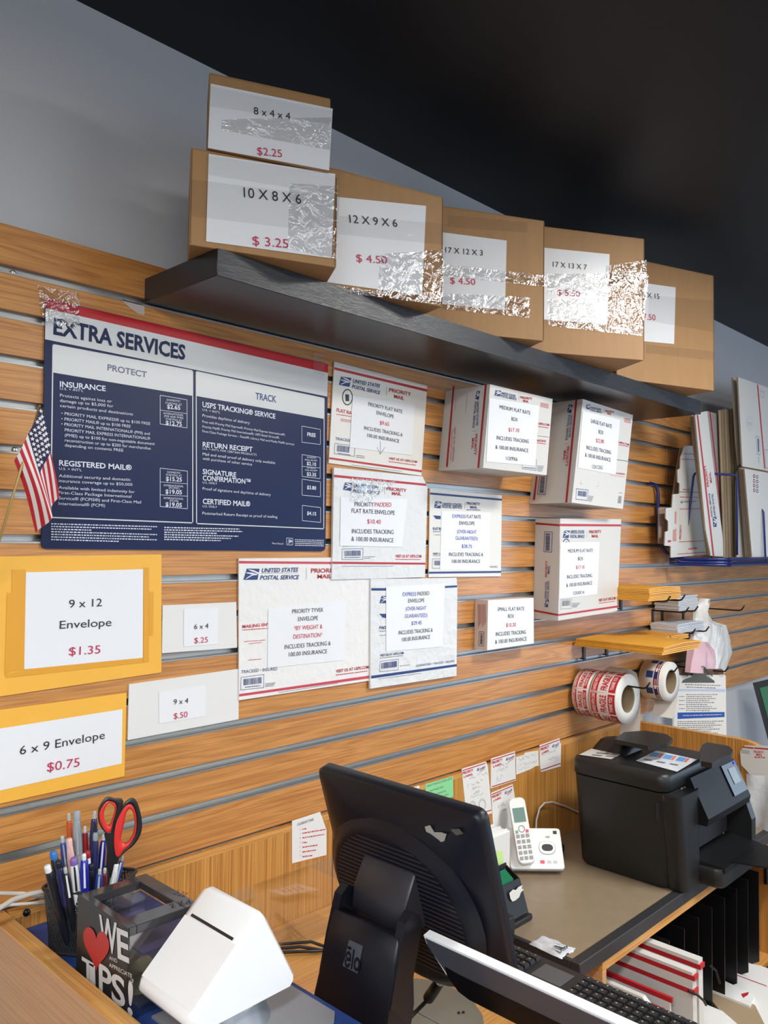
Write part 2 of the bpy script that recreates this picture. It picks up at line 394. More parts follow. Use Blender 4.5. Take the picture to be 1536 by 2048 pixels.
# bar code printed under the first box
# ---------------- poster ----------------
k1 = 700/1536
O, n = wallp(-.0045)
p = PB(O, n, (0, 580, k1))
def rounded(q, r, seg=5):
    out = []; q = [Vector((x, y)) for x, y in q]; N = len(q)
    for i in range(N):
        a = q[i-1]; c = q[i]; d = q[(i+1) % N]; u = (a-c).normalized()*r; v = (d-c).normalized()*r
        for j in range(seg+1):
            t = j/seg; out.append(tuple((c+u)*(1-t)**2 + c*2*t*(1-t) + (c+v)*t*t))
    return out
p.slab(rounded([(200, 35), (1440, 325), (1428, 1147), (182, 1135)], 22), .003, SIGNB)
p.poly([(200, 37), (1440, 327), (1439, 364), (200, 80)], SIGNR)
p.poly([(200, 80), (1439, 364), (1436, 468), (197, 216)], SIGNW)
p.txt('EXTRA SERVICES', (233, 192), (812, 306), 74, SIGNB, 1.5)
p.outline([(232, 240), (845, 355), (845, 1022), (222, 998)], .0022, SIGNW)
p.outline([(860, 358), (1422, 476), (1420, 1048), (862, 1025)], .0022, SIGNW)
p.poly([(232, 240), (845, 355), (845, 465), (231, 362)], SIGNW, .0007)
p.poly([(860, 358), (1422, 476), (1422, 566), (860, 465)], SIGNW, .0007)
p.txt('PROTECT', (470, 352), (643, 385), 28, mat('poster_slate_text', (92, 98, 128), .4), True)
p.txt('TRACK', (1120, 479), (1212, 494), 30, NAVY, True)
W = SIGNT
for s, x0, y0, x1, y1, h, bo in [
 ('INSURANCE', 262, 424, 463, 444, 25, 1), ("U.S. + INT'L", 262, 437, 365, 448, 11, 0), ('Protects against loss or', 262, 468, 490, 495, 14, 0), ('damage up to $5,000 for', 262, 491, 496, 516, 14, 0), ('certain products and destinations', 262, 513, 582, 551, 14, 0),
 ('• PRIORITY MAIL EXPRESS® up to $100 FREE', 268, 547, 658, 593, 14, 0), ('• PRIORITY MAIL® up to $100 FREE', 268, 571, 572, 605, 14, 0), ('• PRIORITY MAIL INTERNATIONAL® (PMI) and', 268, 594, 656, 637, 14, 0), ('PRIORITY MAIL EXPRESS INTERNATIONAL®', 283, 620, 658, 658, 14, 0),
 ('(PMEI) up to $100 for non-negotiable document', 283, 643, 678, 681, 14, 0), ('reconstruction or up to $200 for merchandise', 283, 665, 660, 701, 14, 0), ('depending on contents FREE', 283, 687, 540, 710, 14, 0),
 ('REGISTERED MAIL®', 258, 770, 577, 791, 25, 1), ("U.S. + INT'L", 258, 788, 358, 796, 11, 0), ('Additional security and domestic', 257, 821, 572, 838, 14, 0), ('insurance coverage up to $50,000', 257, 843, 580, 860, 14, 0), ('Available with limited indemnity for', 256, 872, 590, 892, 14, 0),
 ('First-Class Package International', 256, 895, 575, 912, 14, 0), ('Service® (FCPIS®) and First-Class Mail', 256, 919, 618, 937, 14, 0), ('International® (FCMI)', 256, 943, 460, 952, 14, 0),
 ('DOMESTIC', 731, 486, 790, 493, 9, 0), ('STARTING AT', 725, 499, 797, 508, 9, 0), ('$2.65', 732, 520, 790, 526, 19, 1), ('INTERNATIONAL', 717, 545, 804, 554, 9, 0), ('(PMI AND PMEI)', 719, 557, 803, 566, 9, 0), ('STARTING AT', 726, 569, 797, 578, 9, 0), ('$12.75', 726, 591, 797, 598, 19, 1),
 ('DOMESTIC', 733, 803, 792, 808, 9, 0), ('STARTING AT', 727, 815, 797, 820, 9, 0), ('$15.25', 727, 837, 797, 841, 19, 1), ('INTERNATIONAL', 718, 861, 804, 866, 9, 0), ("(FCPIS')", 740, 872, 786, 875, 9, 0), ('$19.05', 725, 893, 797, 897, 19, 1), ('INTERNATIONAL', 718, 917, 804, 921, 9, 0), ('(FCMI)', 743, 929, 782, 931, 9, 0), ('$19.05', 725, 949, 797, 953, 19, 1),
 ('USPS TRACKING® SERVICE', 887, 513, 1207, 565, 24, 1), ("U.S. + INT'L", 887, 529, 965, 543, 10, 0), ('Provides day/time of delivery', 887, 556, 1095, 589, 13, 0), ('Free with Priority Mail Express®, Priority Mail Express International®,', 887, 582, 1250, 640, 11, 0), ('Priority Mail®, Priority Mail International®, USPS Retail Ground®,', 887, 604, 1225, 653, 11, 0), ('First-Class Package Service – Retail®, Library Mail and Media Mail® services', 887, 624, 1290, 682, 11, 0),
 ('RETURN RECEIPT', 888, 688, 1107, 710, 23, 1), ("U.S. + INT'L FOR CERTAIN PRODUCTS", 888, 700, 1125, 728, 10, 0), ('Mail and email proof of delivery only available', 888, 725, 1206, 764, 13, 0), ('with purchase of other service', 888, 745, 1105, 771, 13, 0),
 ('SIGNATURE', 888, 807, 1035, 822, 23, 1), ('CONFIRMATION™', 888, 835, 1098, 852, 23, 1), ('U.S. ONLY', 888, 849, 952, 854, 10, 0), ('Proof of signature and day/time of delivery', 888, 877, 1187, 904, 13, 0),
 ('CERTIFIED MAIL®', 888, 938, 1097, 950, 24, 1), ('U.S. ONLY', 888, 953, 952, 957, 10, 0), ('Postmarked Return Receipt as proof of mailing', 887, 985, 1216, 1001, 13, 0),
 ('FREE', 1347, 641, 1384, 646, 17, 1), ('DOMESTIC', 1346, 737, 1386, 741, 7, 0), ('EMAIL RECEIPT', 1337, 748, 1392, 753, 7, 0), ('$2.10', 1345, 768, 1386, 773, 16, 1), ('DOMESTIC', 1346, 783, 1386, 786, 7, 0), ('MAIL RECEIPT', 1338, 793, 1392, 797, 7, 0), ('$3.35', 1345, 814, 1386, 819, 16, 1), ('$3.80', 1346, 873, 1386, 877, 16, 1), ('$4.15', 1346, 986, 1386, 990, 16, 1),
 ('Please Recycle', 1193, 1115, 1243, 1117, 8, 0)]:
    p.txt(s, (x0, y0), (x1, y1), h, W, bool(bo))
for q in ([(702, 462), (820, 482), (820, 605), (702, 588)], [(702, 782), (822, 795), (822, 960), (702, 950)], [(1324, 597), (1405, 612), (1405, 678), (1324, 668)], [(1325, 722), (1404, 735), (1404, 828), (1325, 818)], [(1325, 830), (1405, 842), (1405, 908), (1325, 900)], [(1326, 945), (1406, 955), (1406, 1020), (1326, 1012)]): p.outline(q, .0010, W)
for a, c in (((702, 527), (820, 543)), ((702, 842), (822, 851)), ((702, 899), (822, 905)), ((1325, 774), (1404, 781))): p.line(a, c, .0008, W)
for i in range(7):
    y = 1026+i*11.5; e = (688, 663, 400, 688, 655, 690, 520)[i]; p.micro((224, y), (e, y+(e-224)*.028), 7, W)
for i in range(6):
    y = 1042+i*10.5; e = (1050, 1062, 950, 1045, 1012, 968)[i]; p.micro((720, y), (e, y+(e-720)*.022), 7, W)
for i in range(4): p.micro((1294, 1096+i*8), (1420, 1099+i*8), 5, W)
p.outline([(1257, 1088), (1284, 1090), (1284, 1119), (1257, 1118)], .001, W); p.eagle([(1259, 1092), (1282, 1094), (1282, 1116), (1259, 1115)])
poster = p.build('services_poster', label='large navy EXTRA SERVICES poster with red top stripe on the slatwall', cat='poster')
p = PB((0, -.0065, 0), (0, -1, 0)); P4 = [p.P(*q) for q in ((74, 570), (158, 586), (160, 660), (84, 650))]
p.grid([[P4[0].lerp(P4[1], i/16).lerp(P4[3].lerp(P4[2], i/16), j/12)+Vector((0, -random.random()*.0012, 0)) for i in range(17)] for j in range(13)], TAPE)
p.build('tape', poster)
p = PB((0, -.0065, 0), (0, -1, 0)); p.face([p.P(*q) for q in ((628, 705), (650, 708), (648, 752), (626, 745))], TAPES); p.build('tape', poster)
p = PB((0, -.0012, 0), (0, -1, 0)); p.slab([(242, 600), (252, 599), (270, 604), (289, 611), (289, 631), (275, 627), (263, 618), (252, 609)], .0006, mat('torn_paper', (186, 170, 160), .7)); p.build('paper_scrap', label='torn scrap of paper stuck above the poster, left of the shelf end', cat='paper scrap')
# ---------------- price sheets taped on plain envelopes ----------------
def env(name, label, cat, pts, Y, body, t=.002, group=None):
    q = PB((0, Y, 0), (0, -1, 0)); q.slab(pts, t, body); return q.build(name, label=label, cat=cat, group=group)
def sheetpart(parent, Y, pts, texts, crop=(0, 0, 1), extra=None, m=LABELW, name='price_label'):
    q = PB((0, Y, 0), (0, -1, 0), crop); q.slab(pts, .0004, m)
    for t in texts: q.txt(*t)
    if extra: extra(q)
    return q.build(name, parent)
k2 = 500/1536; cr = (0, 1100, k2); cc = lambda x, y: (x*k2, 1100+y*k2)
e = env('manila_envelope', 'large yellow envelope with the 9 x 12 Envelope price sheet', 'envelope', [cc(-160, 42), cc(993, 27), cc(992, 752), cc(0, 900), cc(-160, 922)], -.003, MANILA)
def ex(q):
    for z in ([(75, 120), (158, 119), (158, 735), (75, 745)], [(45, 262), (75, 262), (75, 745), (30, 765)], [(882, 108), (915, 108), (915, 688), (882, 692)], [(916, 256), (945, 258), (940, 525), (916, 527)], [(30, 766), (158, 737), (880, 666), (880, 692), (40, 785)]): q.poly(z, MANILA2, -.0001)
sheetpart(e, -.0040, [(160, 137), (880, 118), (877, 662), (149, 733)], [('9 x 12', (422, 355), (625, 345), 52, BLK), ('Envelope', (365, 484), (683, 466), 52, BLK), ('$1.35', (422, 648), (615, 634), 54, CRIM)], cr, ex)
e = env('manila_envelope', 'smaller yellow envelope with the 6 x 9 Envelope price sheet, below the larger one', 'envelope', [cc(-60, 990), cc(778, 877), cc(765, 1390), cc(-60, 1572)], -.003, MANILA)
sheetpart(e, -.0040, [(-40, 1104), (753, 978), (748, 1312), (-40, 1487)], [('6 x 9 Envelope', (120, 1258), (643, 1158), 56, BLK), ('$0.75', (287, 1362), (487, 1328), 58, CRIM)], cr)
e = env('white_envelope', 'small white envelope with the 6 x 4 price label', 'envelope', [cc(1000, 340), cc(1452, 320), cc(1456, 600), cc(996, 634)], -.0025, ENVW)
sheetpart(e, -.0034, [(1130, 362), (1342, 352), (1338, 578), (1130, 596)], [('6 x 4', (1192, 486), (1279, 480), 32, BLK), ('$.25', (1192, 572), (1276, 567), 36, CRIM)], cr)
e = env('white_envelope', 'long white envelope with the 9 x 4 price label', 'envelope', [cc(793, 825), cc(1467, 730), cc(1466, 1040), cc(785, 1168)], -.0025, ENVW)
sheetpart(e, -.0034, [(976, 876), (1265, 828), (1266, 1020), (978, 1068)], [('9 x 4', (1065, 950), (1155, 940), 34, BLK), ('$.50', (1066, 1038), (1150, 1026), 38, CRIM)], cr)
# ---------------- postal envelopes ----------------
def usps(q, eg, us, ps, sep, pr, ml, h, ink=RED, light=False, h2=None):
    q.eagle(eg); q.txt('UNITED STATES', us[0], us[1], h, NAVY, True, shear=.25); q.txt('POSTAL SERVICE', ps[0], ps[1], h, NAVY, True, shear=.25)
    q.line(((us[0][0]*.5+ps[0][0]*.5), (us[0][1]*.4+ps[0][1]*.6)-h*.75), (us[1][0], us[1][1]*.4+ps[1][1]*.6-h*.75), .0005, GRY)
    if sep: q.line(sep[0], sep[1], .0008, GRY)
    if pr: q.txt('PRIORITY', pr[0], pr[1], h2 or h, ink, True)
    if ml: q.txt('MAIL', ml[0], ml[1], (h2 or h)*.95, ink, True)
def barframe(q, fr, br, m=NAVY):
    q.outline(fr, .0009, m); q.bars(br, m)
k4 = 420/1536; cr = (640, 700, k4); cd = lambda x, y: (640+x*k4, 700+y*k4)
# 1 flat rate envelope
q = PB((0, -.0045, 0), (0, -1, 0), cr); q.slab([(105, 85), (784, 262), (742, 920), (65, 827)], .003, mat('card_envelope', (222, 220, 214), .4, bump=.1, bscale=12))
q.poly([(104, 125), (784, 287), (783, 306), (103, 144)], RED); q.poly([(66, 784), (745, 880), (744, 895), (65, 798)], RED)
usps(q, [(140, 192), (228, 205), (222, 272), (138, 255)], ((240, 238), (438, 276)), ((232, 278), (440, 326)), ((487, 268), (485, 335)), ((505, 303), (665, 337)), ((540, 350), (615, 367)), 27)
el = [(200+36*math.cos(a), 345+56*math.sin(a)) for a in [i*math.pi/12 for i in range(24)]]; q.outline(el, .0022, BLK); q.txt('1', (186, 372), (212, 374), 50, BLK, True)
q.txt('FLAT RATE', (120, 450), (262, 480), 26, REDT, True); q.micro((120, 470), (230, 487), 8, REDT)
for i in range(2): q.micro((150, 505+i*12), (235, 518+i*12), 7, REDT)
q.txt('TRACKED', (112, 658), (232, 674), 22, NAVY); barframe(q, [(108, 683), (255, 702), (250, 778), (104, 758)], [(125, 695), (215, 707), (212, 752), (122, 741)])
q.micro((130, 755), (220, 768), 7, NAVY); q.micro((262, 770), (325, 778), 7, GRY); q.micro((262, 782), (325, 790), 7, GRY)
q.txt('VISIT US AT USPS.COM', (503, 800), (708, 826), 17, RED, True); q.micro((503, 815), (700, 842), 9, REDT); q.micro((230, 840), (600, 888), 5, GRY)
e = q.build('flat_rate_envelope', label='white card envelope with red stripes reading PRIORITY FLAT RATE ENVELOPE $9.65', cat='envelope')
def arrow(q):
    q.line((440, 665), (440, 760), .0008, BLK); q.line((440, 762), (416, 712), .0008, BLK); q.line((440, 762), (474, 712), .0008, BLK)
sheetpart(e, -.0057, [(240, 335), (695, 400), (672, 770), (218, 712)], [('PRIORITY FLAT RATE', (352, 408), (600, 463), 28, LTXT), ('ENVELOPE', (412, 470), (538, 500), 28, LTXT), ('$9.65', (437, 545), (504, 556), 30, REDT), ('INCLUDES TRACKING &', (322, 582), (602, 633), 28, LTXT), ('100.00 INSURANCE', (344, 636), (577, 680), 28, LTXT)], cr, arrow)
# 2 padded envelope
q = PB((0, -.009, 0), (0, -1, 0), cr); q.slab([(103, 860), (750, 925), (772, 970), (786, 1010), (768, 1662), (85, 1680), (92, 1500), (98, 1100)], .006, PAD)
q.poly([(102, 912), (775, 978), (777, 994), (102, 930)], RED); q.poly([(88, 1548), (770, 1556), (770, 1570), (88, 1564)], RED)
usps(q, [(172, 968), (237, 974), (232, 1032), (168, 1022)], ((246, 1003), (428, 1018)), ((240, 1042), (436, 1056)), ((472, 985), (470, 1055)), ((487, 1025), (632, 1040)), ((525, 1060), (592, 1064)), 25)
barframe(q, [(162, 1455), (314, 1452), (312, 1532), (160, 1532)], [(178, 1468), (298, 1466), (298, 1505), (178, 1508)])
q.micro((180, 1518), (295, 1516), 7, NAVY); q.micro((322, 1512), (400, 1512), 6, GRY); q.micro((322, 1524), (365, 1524), 6, GRY); q.micro((168, 1434), (368, 1432), 6, GRY); q.txt('VISIT US AT USPS.COM', (550, 1518), (740, 1518), 22, REDT, True); q.micro((550, 1530), (735, 1532), 8, REDT); q.micro((160, 1582), (535, 1580), 5, GRY)
e = q.build('padded_envelope', label='padded white envelope with red stripes reading PRIORITY PADDED FLAT RATE ENVELOPE $10.40', cat='envelope')
sheetpart(e, -.0104, [(152, 1075), (640, 1090), (600, 1440), (146, 1432)], [('PRIORITY ', (252, 1143), (393, 1145), 34, LTXT), ('PADDED', (400, 1146), (521, 1147), 34, REDT), ('FLAT RATE ENVELOPE', (230, 1190), (545, 1206), 34, LTXT), ('$10.40', (345, 1268), (443, 1273), 34, REDT), ('INCLUDES TRACKING', (232, 1340), (537, 1346), 34, LTXT), ('& 100.00 INSURANCE', (228, 1396), (537, 1407), 34, LTXT)], cr)
tp = PB((0, -.0115, 0), (0, -1, 0), cr); P4 = [tp.P(*z) for z in ((230, 935), (560, 960), (350, 1120), (215, 1110))]
tp.grid([[P4[0].lerp(P4[1], i/12).lerp(P4[3].lerp(P4[2], i/12), j/8)+Vector((0, -random.random()*.001, 0)) for i in range(13)] for j in range(9)], TAPE); tp.build('tape', e)
# 3 express flat rate envelope
q = PB((0, -.0045, 0), (0, -1, 0), cr); q.slab([(805, 1012), (1330, 1063), (1323, 1655), (795, 1662)], .003, MC['card_envelope'])
q.poly([(805, 1042), (1330, 1088), (1330, 1102), (805, 1057)], NAVY); q.poly([(796, 1622), (1324, 1616), (1324, 1630), (796, 1636)], NAVY)
usps(q, [(838, 1104), (888, 1110), (884, 1160), (834, 1152)], ((893, 1135), (1035, 1142)), ((890, 1155), (1040, 1160)), ((1060, 1110), (1059, 1160)), ((1072, 1130), (1170, 1135)), ((1098, 1158), (1150, 1160)), 19, NAVY)
q.txt('EXPRESS', (1072, 1172), (1172, 1174), 7, NAVY, True)
q.txt('FLAT RATE', (825, 1317), (910, 1317), 21, NAVY, True); q.micro((826, 1328), (880, 1328), 7, NAVY); q.poly([(828, 1210), (882, 1213), (882, 1238), (846, 1236)], NAVY)
q.micro((835, 1352), (880, 1352), 6, GRY); q.txt('VISIT US', (824, 1496), (890, 1496), 14, NAVY, True); q.micro((824, 1504), (875, 1504), 5, NAVY); q.txt('MAILPIECE', (1243, 1592), (1297, 1592), 14, GRY)
barframe(q, [(822, 1528), (890, 1528), (890, 1596), (820, 1596)], [(834, 1540), (880, 1540), (880, 1575), (834, 1575)])
e = q.build('express_envelope', label='white card envelope with blue stripes reading EXPRESS FLAT RATE ENVELOPE $28.75', cat='envelope')
sheetpart(e, -.0055, [(890, 1178), (1245, 1190), (1240, 1612), (878, 1608)], [('EXPRESS ', (968, 1228), (1064, 1230), 28, BLUET), ('FLAT RATE', (1071, 1230), (1176, 1234), 28, LTXT), ('ENVELOPE', (1017, 1278), (1130, 1281), 28, LTXT), ('(OVER-NIGHT', (1002, 1340), (1143, 1344), 28, BLUET), ('GUARANTEED)', (991, 1388), (1152, 1392), 28, BLUET), ('$28.75', (1036, 1447), (1110, 1450), 28, BLUET), ('INCLUDES TRACKING &', (942, 1507), (1192, 1508), 28, LTXT), ('100.00 INSURANCE', (965, 1558), (1170, 1558), 28, LTXT)], cr)
k5 = .3125; cr = (460, 1100, k5)
# 4 tyvek envelope
q = PB((0, -.005, 0), (0, -1, 0), cr); q.slab([(57, 54), (700, 48), (905, 90), (898, 840), (880, 838), (58, 962)], .0035, TYV)
q.poly([(57, 70), (905, 78), (905, 92), (57, 86)], mat('soft_red_ink', (196, 66, 82), .5)); q.poly([(58, 922), (900, 802), (900, 820), (58, 938)], MC['soft_red_ink'])
usps(q, [(92, 118), (188, 120), (184, 190), (85, 190)], ((202, 144), (436, 138)), ((190, 190), (442, 186)), ((488, 115), (488, 184)), ((517, 145), (700, 143)), ((558, 182), (650, 180)), 28)
q.txt('MAILING ENVELOPE', (78, 500), (330, 478), 21, REDT, True); q.micro((78, 512), (243, 500), 8, REDT); q.micro((90, 586), (228, 575), 6, REDT); q.micro((120, 600), (200, 590), 6, REDT); q.micro((116, 704), (200, 697), 6, REDT)
q.txt('TRACKED • INSURED', (70, 790), (302, 768), 22, NAVY); barframe(q, [(70, 816), (216, 796), (215, 880), (68, 896)], [(86, 826), (202, 812), (202, 852), (86, 866)])
q.micro((95, 878), (195, 868), 7, NAVY)
for i in range(3): q.micro((226, 856+i*9), (290-i*5, 849+i*9), 6, GRY)
q.txt('VISIT US AT USPS.COM', (677, 785), (886, 757), 20, RED, True); q.micro((677, 800), (880, 774), 9, REDT); q.micro((310, 912), (690, 852), 5, GRY)
e = q.build('soft_mailing_envelope', label='big white soft mailing envelope with pink-red stripes and red BY WEIGHT & DESTINATION text', cat='envelope')
sheetpart(e, -.0062, [(245, 375), (745, 325), (730, 705), (240, 755)], [('PRIORITY TYVEK', (397, 406), (597, 394), 28, LTXT), ('ENVELOPE', (434, 455), (562, 447), 28, LTXT), ('*BY WEIGHT &', (408, 514), (590, 502), 29, REDT), ('DESTINATION*', (404, 568), (590, 555), 29, REDT), ('INCLUDES TRACKING &', (348, 634), (643, 608), 29, LTXT), ('100.00 INSURANCE', (375, 682), (620, 660), 29, LTXT)], cr)
# 5 express padded
q = PB((0, -.010, 0), (0, -1, 0), cr); q.slab([(902, 184), (1170, 182), (1450, 178), (1455, 240), (1450, 805), (898, 888)], .006, PAD)
q.poly([(904, 244), (1000, 244), (1000, 260), (904, 260)], NAVY); q.poly([(1375, 230), (1453, 226), (1453, 239), (1375, 243)], NAVY); q.poly([(903, 805), (1451, 730), (1451, 745), (903, 823)], NAVY)
q.eagle([(962, 294), (1010, 294), (1008, 340), (956, 340)]); q.poly([(955, 408), (1000, 408), (1000, 436), (975, 432)], NAVY); q.txt('PADDED', (955, 506), (1040, 503), 19, NAVY, True); q.micro((956, 520), (998, 518), 6, GRY); q.micro((956, 545), (998, 545), 6, GRY)
q.txt('VISIT US AT USPS.COM', (958, 682), (1110, 665), 15, NAVY, True); q.micro((958, 692), (1105, 675), 6, GRY); barframe(q, [(960, 712), (1078, 698), (1076, 766), (956, 780)], [(968, 722), (1068, 710), (1068, 748), (966, 760)])
q.txt('GUARANTEED • TRACKED • INSURED', (1188, 748), (1436, 716), 15, NAVY); q.micro((1086, 742), (1150, 735), 5, GRY); q.micro((950, 825), (1225, 788), 5, GRY)
e = q.build('express_padded_envelope', label='padded white envelope with blue stripes reading EXPRESS PADDED ENVELOPE $29.45', cat='envelope')
sheetpart(e, -.0114, [(1000, 235), (1372, 215), (1362, 618), (1000, 650)], [('EXPRESS ', (1104, 295), (1190, 293), 26, BLUET), ('PADDED', (1198, 292), (1274, 288), 26, LTXT), ('ENVELOPE', (1139, 337), (1243, 333), 26, LTXT), ('(OVER-NIGHT', (1124, 388), (1255, 382), 26, BLUET), ('GUARANTEED)', (1118, 435), (1262, 428), 26, BLUET), ('$29.45', (1160, 480), (1225, 476), 26, BLUET), ('INCLUDES TRACKING &', (1078, 542), (1296, 523), 27, LTXT), ('100.00 INSURANCE', (1100, 586), (1279, 567), 27, LTXT)], cr)
# ---------------- flat rate boxes fixed to the wall ----------------
def wallbox(label, name, front, crop, D, body, faceprint, sideprint, sheet, texts):
    """front: 4 photo points (tl,tr,br,bl) on the plane y=-D"""
    tmp = PB((0, -D, 0), (0, -1, 0), crop); F = [tmp.P(*c) for c in front]; tmp.b.free()
    c = sum(F, Vector())/4
    ob = empty(name, (c.x, -D/2, c.z), label, 'box')
    q = PB((0, -D, 0), (0, -1, 0), crop)
    q.prism(F, (0, D-.0006, 0), body)
    faceprint(q)
    # left side print: own plane through the left edge
    child(q.build('carton'), ob)
    e = (F[3]-F[0]).normalized(); sn = Vector((0, 1, 0)).cross(e); sn = sn if sn.x < 0 else -sn
    s = PB(F[0]+sn*.0004, sn, crop); sideprint(s); child(s.build('side_print'), ob)
    l = PB((0, -D-.0012, 0), (0, -1, 0), crop); l.slab(sheet, .0005, LABELW)
    for t in texts: l.txt(*t)
    child(l.build('price_label'), ob)
    return ob
k6 = 420/1536; cr = (860, 740, k6)
def f(q):
    usps(q, [(473, 145), (518, 152), (514, 194), (470, 186)], ((520, 176), (625, 200)), ((514, 196), (632, 222)), ((650, 185), (648, 218)), ((660, 208), (748, 220)), ((680, 232), (720, 240)), 18)
    for i in range(4): q.micro((806, 240+i*9), (866, 252+i*9), 6, REDT)
    q.txt('USPS.COM', (790, 398), (872, 410), 16, RED, True); q.micro((790, 412), (868, 424), 8, REDT); q.line((775, 480), (868, 492), .0012, GRY); q.txt('FLAT RATE BOX', (745, 520), (848, 528), 16, RED, True); q.micro((775, 532), (845, 540), 8, REDT)
    q.outline([(676, 645), (778, 658), (774, 734), (674, 722)], .001, NAVY); q.bars([(684, 655), (770, 666), (766, 700), (682, 690)], NAVY); q.micro((684, 712), (770, 720), 7, NAVY)
    for i in range(5): q.micro((784, 700+i*9), (832-i*4, 705+i*9), 6, GRY)
def sd(q):
    q.poly([(168, 118), (180, 116), (130, 710), (117, 709)], RED); q.poly([(402, 104), (416, 104), (360, 717), (346, 716)], RED)
    q.eagle([(340, 152), (366, 156), (360, 220), (332, 210)]); q.txt('UNITED STATES', (345, 230), (338, 408), -14, NAVY, True); q.txt('POSTAL SERVICE', (328, 235), (312, 425), -14, NAVY, True)
    q.txt('PRIORITY', (332, 470), (322, 625), -17, RED, True); q.txt('MAIL', (308, 500), (304, 580), -16, RED, True); q.line((338, 448), (312, 446), .0008, GRY); q.txt('VISIT US AT USPS.COM', (178, 420), (162, 668), -13, RED); q.micro((165, 432), (152, 660), 6, REDT)
    q.line((272, 175), (262, 315), .0008, GRY); q.line((190, 205), (183, 290), .0008, GRY)
wallbox('white MEDIUM FLAT RATE BOX $17.10 marked 11X9X6, deep box hung under the shelf', 'flat_rate_box', [(440, 104), (897, 212), (852, 770), (388, 715)], cr, .150, CARTW, f, sd,
    [(436, 205), (800, 262), (770, 700), (412, 670)],
    [('MEDIUM FLAT RATE', (508, 283), (733, 327), 29, LTXT), ('BOX', (595, 370), (641, 378), 29, LTXT), ('$17.10', (574, 450), (651, 456), 30, REDT), ('INCLUDES TRACKING', (486, 508), (721, 536), 30, LTXT), ('& 100.00 INSURANCE', (478, 576), (718, 603), 30, LTXT), ('11X9X6', (555, 660), (639, 666), 30, LTXT)])
def f(q):
    usps(q, [(1142, 250), (1170, 254), (1166, 290), (1138, 284)], ((1172, 280), (1250, 297)), ((1168, 298), (1258, 318)), ((1272, 288), (1270, 318)), ((1280, 306), (1348, 316)), ((1296, 324), (1326, 330)), 14)
    for i in range(4): q.micro((1420, 352+i*9), (1468, 360+i*9), 6, REDT)
    q.txt('USPS.COM', (1378, 535), (1455, 553), 15, RED, True); q.micro((1378, 545), (1450, 560), 7, REDT); q.line((1362, 655), (1448, 668), .002, GRY)
    q.txt('FLAT RATE BOX', (1352, 760), (1424, 768), 13, RED, True); q.line((1312, 768), (1422, 782), .0008, REDT)
    q.outline([(1070, 868), (1156, 878), (1152, 954), (1066, 944)], .0014, NAVY); q.bars([(1082, 882), (1146, 890), (1143, 928), (1079, 920)], NAVY)
    for i in range(5): q.micro((1158, 922+i*9), (1196-i*4, 926+i*9), 6, GRY)
    q.line((1100, 806), (1098, 832), .0008, GRY); q.line((1098, 832), (1112, 834), .0008, GRY); q.line((1232, 825), (1230, 852), .0008, GRY); q.line((1230, 852), (1216, 850), .0008, GRY)
    q.bars([(1378, 920), (1402, 924), (1396, 978), (1370, 972)], GRY); q.micro((1380, 898), (1406, 900), 6, REDT)
def sd(q):
    q.poly([(1064, 215), (1078, 214), (1004, 970), (990, 968)], RED); q.poly([(826, 380), (832, 380), (768, 952), (753, 950)], RED)
    q.eagle([(1012, 250), (1044, 256), (1036, 318), (1004, 308)]); q.txt('UNITED STATES', (1030, 328), (1014, 495), -14, NAVY, True); q.txt('POSTAL SERVICE', (1012, 330), (992, 515), -14, NAVY, True)
    q.txt('PRIORITY', (1002, 560), (990, 708), -18, RED, True); q.txt('MAIL', (980, 590), (974, 665), -16, RED, True); q.line((1012, 540), (985, 538), .0008, GRY)
    q.outline([(805, 770), (858, 772), (842, 912), (786, 908)], .0016, NAVY); q.bars([(812, 780), (812-12, 900), (832, 902), (842, 782)], NAVY)
wallbox('white LARGE FLAT RATE BOX marked 12X12X5, partly behind the 11X9X6 box', 'flat_rate_box', [(1118, 212), (1485, 330), (1411, 1016), (1036, 970)], cr, .148, CARTW, f, sd,
    [(1118, 300), (1390, 365), (1358, 765), (1082, 715)],
    [('LARGE FLAT RATE', (1176, 385), (1328, 427), 30, LTXT), ('BOX', (1231, 464), (1267, 474), 30, LTXT), ('$22.80', (1213, 528), (1271, 538), 30, REDT), ('INCLUDES TRACKING', (1143, 580), (1323, 617), 31, LTXT), ('& 100.00 INSURANCE', (1133, 634), (1320, 672), 31, LTXT), ('12X12X5', (1185, 720), (1261, 728), 30, LTXT)])
k7 = .234375; cr = (920, 1020, k7)
def f(q):
    q.poly([(853, 118), (1374, 123), (1374, 140), (853, 138)], RED); q.poly([(840, 888), (1343, 815), (1343, 832), (839, 904)], RED)
    usps(q, [(882, 175), (934, 176), (930, 240), (876, 236)], ((940, 198), (1060, 198)), ((938, 238), (1062, 238)), ((1082, 172), (1082, 232)), ((1100, 198), (1205, 196)), ((1124, 234), (1180, 234)), 26)
    q.outline([(906+29*math.cos(a), 292-44*math.sin(a)) for a in [i*math.pi/10 for i in range(11)]], .0025, BLK); q.txt('1', (898, 300), (914, 300), 30, BLK, True)
    barframe(q, [(862, 765), (950, 760), (948, 838), (858, 845)], [(870, 775), (942, 770), (940, 815), (868, 820)], GRY)
    for i in range(4): q.micro((956, 798+i*10), (1024-i*10, 796+i*10), 7, GRY)
    q.txt('VISIT US AT USPS.COM', (1182, 782), (1326, 762), 24, RED, True); q.micro((1182, 796), (1320, 778), 8, REDT)
